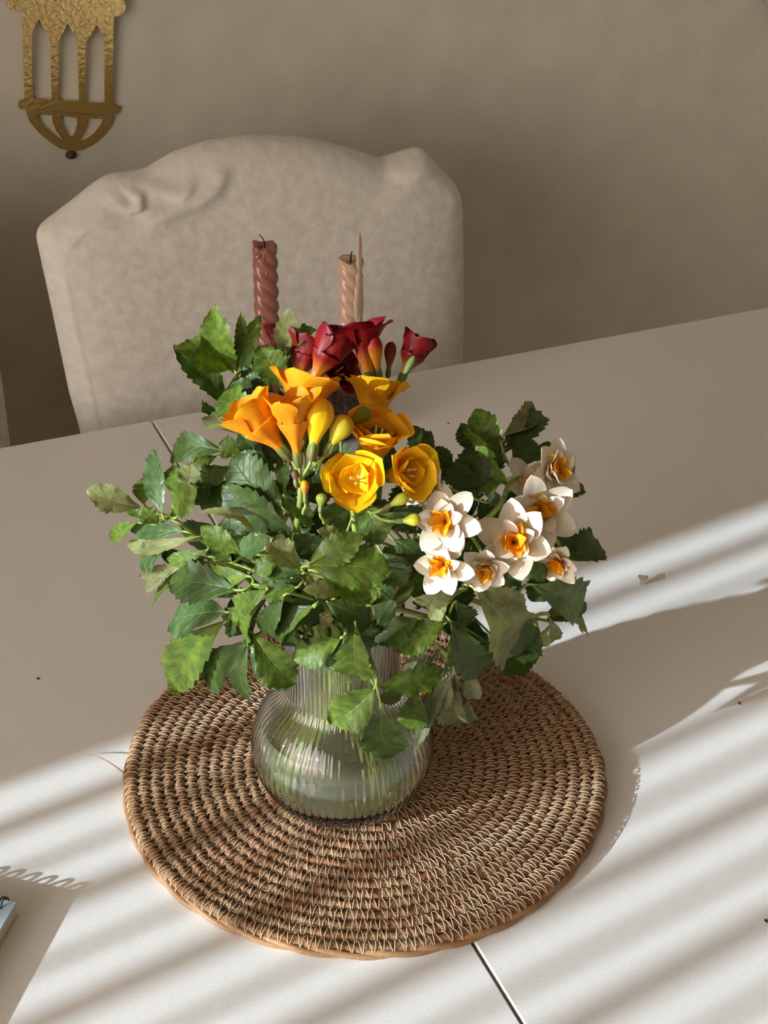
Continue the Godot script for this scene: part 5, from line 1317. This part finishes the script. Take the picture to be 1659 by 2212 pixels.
# ------------------------------------------------------------------ candles
func build_candle(label: String, at: Vector3, top: float, mat: Material, drips: Array, sd: int, spire: bool) -> void:
	rng.seed = sd
	var root := thing("twisted_candle", label, "candle", at)
	var h := top - at.y
	var rows := 150
	var sides := 40
	var p := PackedVector3Array()
	for i in rows + 1:
		var y := h * i / rows
		var tw := smoothstep(0.34, 0.46, y / h)
		for k in sides:
			var a := TAU * k / sides
			var spiral := 0.0026 * absf(sin(2.0 * (a - (y - h) / 0.062 * TAU))) * tw
			var flute := 0.0009 * absf(sin(5.0 * a)) * (1.0 - tw)
			var r := 0.0102 + spiral + flute
			var yy := y
			if i == rows:
				yy += 0.0012 * sin(a * 3.0 + sd) + 0.0012 * sin(a * 2.0)
			elif i > rows - 8:
				r *= 1.0 + 0.03 * sin(a * 4.0 + sd)
			p.append(Vector3(cos(a) * r, yy, sin(a) * r))
	for q in [[0.7, -0.0008], [0.45, -0.0035], [0.02, -0.0045]]:
		for k in sides:
			var a := TAU * k / sides
			p.append(Vector3(cos(a) * 0.0112 * q[0], h + q[1] + 0.0008 * sin(a * 3.0 + sd), sin(a) * 0.0112 * q[0]))
	for k in sides:
		p.append(Vector3(0, h - 0.0045, 0))
	var st := begin()
	grid(st, p, sides, p.size() / sides, 0, PackedVector2Array(), PackedColorArray(), true, true)
	part("wax", done(st), mat, root)
	var ws := begin()
	var lean := -0.006 if not spire else 0.001
	tube(ws, bezier(Vector3(0, h - 0.006, 0), Vector3(0.0004, h + 0.004, 0), Vector3(-0.0002 + lean * 0.3, h + 0.007, 0.001), Vector3(lean, h + 0.0115 - (0.003 if spire else 0.0), 0.001), 8), PackedFloat32Array([0.0007, 0.0007, 0.0007, 0.0007, 0.0006, 0.0006, 0.0006, 0.0005, 0.0004]), 6, 0)
	part("wick", done(ws), M.wick, root)
	# drips run down the side: [angle, top, length, width]
	for d in drips:
		var dir := Vector3(cos(d[0]), 0, sin(d[0]))
		var pts := PackedVector3Array()
		var radii := PackedFloat32Array()
		for i in 13:
			var q := i / 12.0
			var wob := dir.cross(Vector3.UP) * 0.0014 * sin(q * 6.0 + d[0] * 3.0)
			pts.append(dir * (0.0106 + 0.0006 * sin(q * 9.0)) + wob + Vector3.UP * (h + d[1] - d[2] * q))
			radii.append(d[3] * (0.55 + 0.45 * sin(PI * clampf(q * 0.75 + 0.25, 0, 1)) + (0.35 if i > 9 and i < 12 else 0.0)) * (0.35 if i == 0 or i == 12 else 1.0))
		var ds := begin()
		tube(ds, pts, radii, 10, 0)
		part("wax_drip", done(ds), M.wax_drip if spire else mat, root)
	if spire:
		# a thin fin of wax that stands up beside the wick and spills down the side
		var rowsf := [[0.031, 0.0006, 0.0005], [0.028, 0.0020, 0.0009], [0.020, 0.0042, 0.0014], [0.006, 0.0040, 0.0018], [-0.012, 0.0044, 0.0024], [-0.030, 0.0062, 0.0028], [-0.046, 0.0078, 0.0026], [-0.058, 0.0070, 0.0022], [-0.068, 0.0040, 0.0014], [-0.074, 0.0010, 0.0004]]
		var out := Vector3(0.491, 0, 0.871)
		var across := Vector3(0.871, 0, -0.491)
		var fp := PackedVector3Array()
		for r in rowsf:
			for k in 12:
				var a := TAU * k / 12
				fp.append(out * (0.0108 + 0.0002 * sin(r[0] * 300.0)) + Vector3.UP * (h + r[0]) + across * cos(a) * r[1] + out * sin(a) * r[2])
		var fs := begin()
		grid(fs, fp, 12, rowsf.size(), 0, PackedVector2Array(), PackedColorArray(), true, true)
		part("wax_fin", done(fs), M.wax_drip, root).set_meta("label", "pale fin of spilled wax")


func build_holder() -> void:
	var root := thing("candle_holder", "dark brown rough bark candle holder behind the yellow flowers", "candle holder", Vector3(0.150, TABLE_Y, -0.5))
	var f := FastNoiseLite.new()
	f.seed = 8
	f.frequency = 40.0
	var p := PackedVector3Array()
	var n := 40
	for i in 25:
		var u := i / 24.0
		var e := pow(1.0 - pow(absf(u * 2.0 - 1.0), 6.0), 0.5)
		for k in n:
			var a := TAU * k / n
			var q := Vector3(lerpf(-0.088, 0.080, u), 0.0315 + sin(a) * 0.031 * maxf(e, 0.02), cos(a) * 0.030 * maxf(e, 0.02))
			q += Vector3(0, sin(a), cos(a)) * 0.004 * f.get_noise_3d(q.x, q.y, q.z) * e
			q.y = maxf(q.y, 0.0004)
			p.append(q)
	var st := begin()
	grid(st, p, n, 25, 0, PackedVector2Array(), PackedColorArray(), true, true)
	part("log", done(st), M.bark, root)
	for x in [-0.05, 0.042]:
		var cs := begin()
		lathe(cs, PackedVector2Array([Vector2(0.0120, 0.050), Vector2(0.0160, 0.050), Vector2(0.0165, 0.066), Vector2(0.0150, 0.068), Vector2(0.0130, 0.066), Vector2(0.0130, 0.060), Vector2(0.0002, 0.060)]), 32, 0)
		part("cup", done(cs), M.dark_bead, root, Vector3(x, 0, 0))


# ------------------------------------------------------------------ chairs
func ridge(u: Vector2, line: Array) -> float:
	var best := 9.0
	for i in line.size() - 1:
		var q := Geometry2D.get_closest_point_to_segment(u, line[i], line[i + 1])
		best = minf(best, u.distance_to(q))
	return best


func make_chair(label: String) -> Node3D:
	var root := thing("dining_chair", label, "chair", Vector3(0.185, 0.0, -0.72))
	# outline of the covered back, metres right of the middle and above the floor
	var o := PackedVector2Array([Vector2(-0.2350, 0.4400), Vector2(-0.2473, 0.7019), Vector2(-0.2535, 0.7462), Vector2(-0.2587, 0.8277), Vector2(-0.2632, 0.8897), Vector2(-0.2662, 0.9306), Vector2(-0.2617, 0.9412), Vector2(-0.2474, 0.9495), Vector2(-0.2198, 0.9653), Vector2(-0.1959, 0.9801), Vector2(-0.1784, 0.9876), Vector2(-0.1508, 0.9879), Vector2(-0.1360, 0.9887), Vector2(-0.1004, 1.0045), Vector2(-0.0622, 1.0114), Vector2(-0.0240, 1.0124), Vector2(0.0091, 1.0099), Vector2(0.0425, 1.0048), Vector2(0.0762, 0.9959), Vector2(0.1134, 0.9834), Vector2(0.1477, 0.9677), Vector2(0.1731, 0.9719), Vector2(0.2005, 0.9760), Vector2(0.2119, 0.9627), Vector2(0.2252, 0.9490), Vector2(0.2424, 0.9303), Vector2(0.2486, 0.9166), Vector2(0.2509, 0.9022), Vector2(0.2515, 0.8326), Vector2(0.2509, 0.7607), Vector2(0.2489, 0.6928), Vector2(0.2450, 0.4400)])
	var curve := Curve2D.new()
	for q in o:
		curve.add_point(q)
	curve.add_point(o[0])
	var n := 300
	var total := curve.get_baked_length()
	var ring := PackedVector2Array()
	for i in n:
		var a := curve.sample_baked(total * i / n)
		var b := curve.sample_baked(fposmod(total * i / n + 0.005, total))
		var c := curve.sample_baked(fposmod(total * i / n - 0.005 + total, total))
		ring.append(a * 0.5 + (b + c) * 0.25)
	var ctr := Vector2(0.0, 0.77)
	var half := 0.040
	var p := PackedVector3Array()
	var rows := 80
	var f := FastNoiseLite.new()
	f.seed = 4
	f.frequency = 7.0
	for i in rows * 2 + 1:
		var front := i <= rows
		var s := float(i) / rows if front else 2.0 - float(i) / rows
		s = 1.0 - pow(1.0 - s, 1.8)
		s = maxf(s, 0.001)
		for k in n:
			var u := ctr + (ring[k] - ctr) * s
			var z := half * pow(maxf(0.0, 1.0 - pow(s, 9.0)), 0.5) + 0.006 * (1.0 - s * s)
			if front:
				z += 0.0020 * f.get_noise_2d(u.x, u.y)
				var inside := 1.0 - pow(s, 14.0)
				z += inside * (0.014 * exp(-pow(ridge(u, FOLD_A) / 0.0045, 2.0)) + 0.008 * exp(-pow(ridge(u, FOLD_B) / 0.010, 2.0)) + 0.009 * exp(-pow(ridge(u, FOLD_C) / 0.007, 2.0)) + 0.0024 * exp(-pow(ridge(u, FOLD_D) / 0.003, 2.0)) + 0.0026 * exp(-pow(ridge(u, FOLD_E) / 0.0035, 2.0)) + 0.012 * exp(-pow(ridge(u, FOLD_F) / 0.013, 2.0)) - 0.010 * exp(-pow(u.distance_to(FOLD_A[2]) / 0.02, 2.0)))
			z *= 1.0 if front else -1.0
			p.append(Vector3(u.x, u.y, z - (u.y - 0.75) * 0.12))
	var st := begin()
	grid(st, p, n, rows * 2 + 1, 0, PackedVector2Array(), PackedColorArray(), true, true)
	part("back_cover", done(st), M.velvet, root)
	part("seat_cover", box_mesh(Vector3(-0.235, 0.36, 0.06), Vector3(0.235, 0.47, 0.44), 0.03), M.velvet, root)
	for x in [-0.20, 0.20]:
		for z in [0.02, 0.40]:
			part("leg", box_mesh(Vector3(x - 0.02, 0.0, z - 0.02), Vector3(x + 0.02, 0.38, z + 0.02), 0.003), M.dark_bead, root)
	return root


# ------------------------------------------------------------------ the lantern ornament on the wall
func cut(root: CSGCombiner3D, pts: Array, subtract: bool) -> void:
	var c := CSGPolygon3D.new()
	c.polygon = PackedVector2Array(pts)
	c.depth = 0.004 if subtract else 0.0016
	c.position.z = 0.0012 if subtract else 0.0
	if subtract:
		c.operation = CSGShape3D.OPERATION_SUBTRACTION
	c.name = "opening" if subtract else "sheet"
	root.add_child(c, true)


func capsule(a: Vector2, b: Vector2, r: float) -> Array:
	var out := []
	var d := (b - a).angle()
	for k in 13:
		out.append(b + Vector2(r, 0).rotated(d - PI / 2 + PI * k / 12))
	for k in 13:
		out.append(a + Vector2(r, 0).rotated(d + PI / 2 + PI * k / 12))
	return out


func build_picture() -> void:
	# only the lower left of its rim reaches into the picture
	var root := thing("wall_plaque", "pale wall plaque with thin dark rim cut off at the top right corner", "wall decor", Vector3(1.1765, 1.1575, -0.938))
	var st := begin()
	var ring := PackedVector3Array()
	var rr := PackedFloat32Array()
	for k in 97:
		ring.append(Vector3(cos(TAU * k / 96), sin(TAU * k / 96), 0) * 0.190)
		rr.append(0.0013)
	tube(st, ring, rr, 8, 0)
	part("frame", done(st), M.wire, root)
	var c := CylinderMesh.new()
	c.top_radius = 0.189
	c.bottom_radius = 0.189
	c.height = 0.006
	c.radial_segments = 96
	part("mount", c, M.mirror, root, Vector3(0, 0, -0.004)).rotation.x = PI / 2
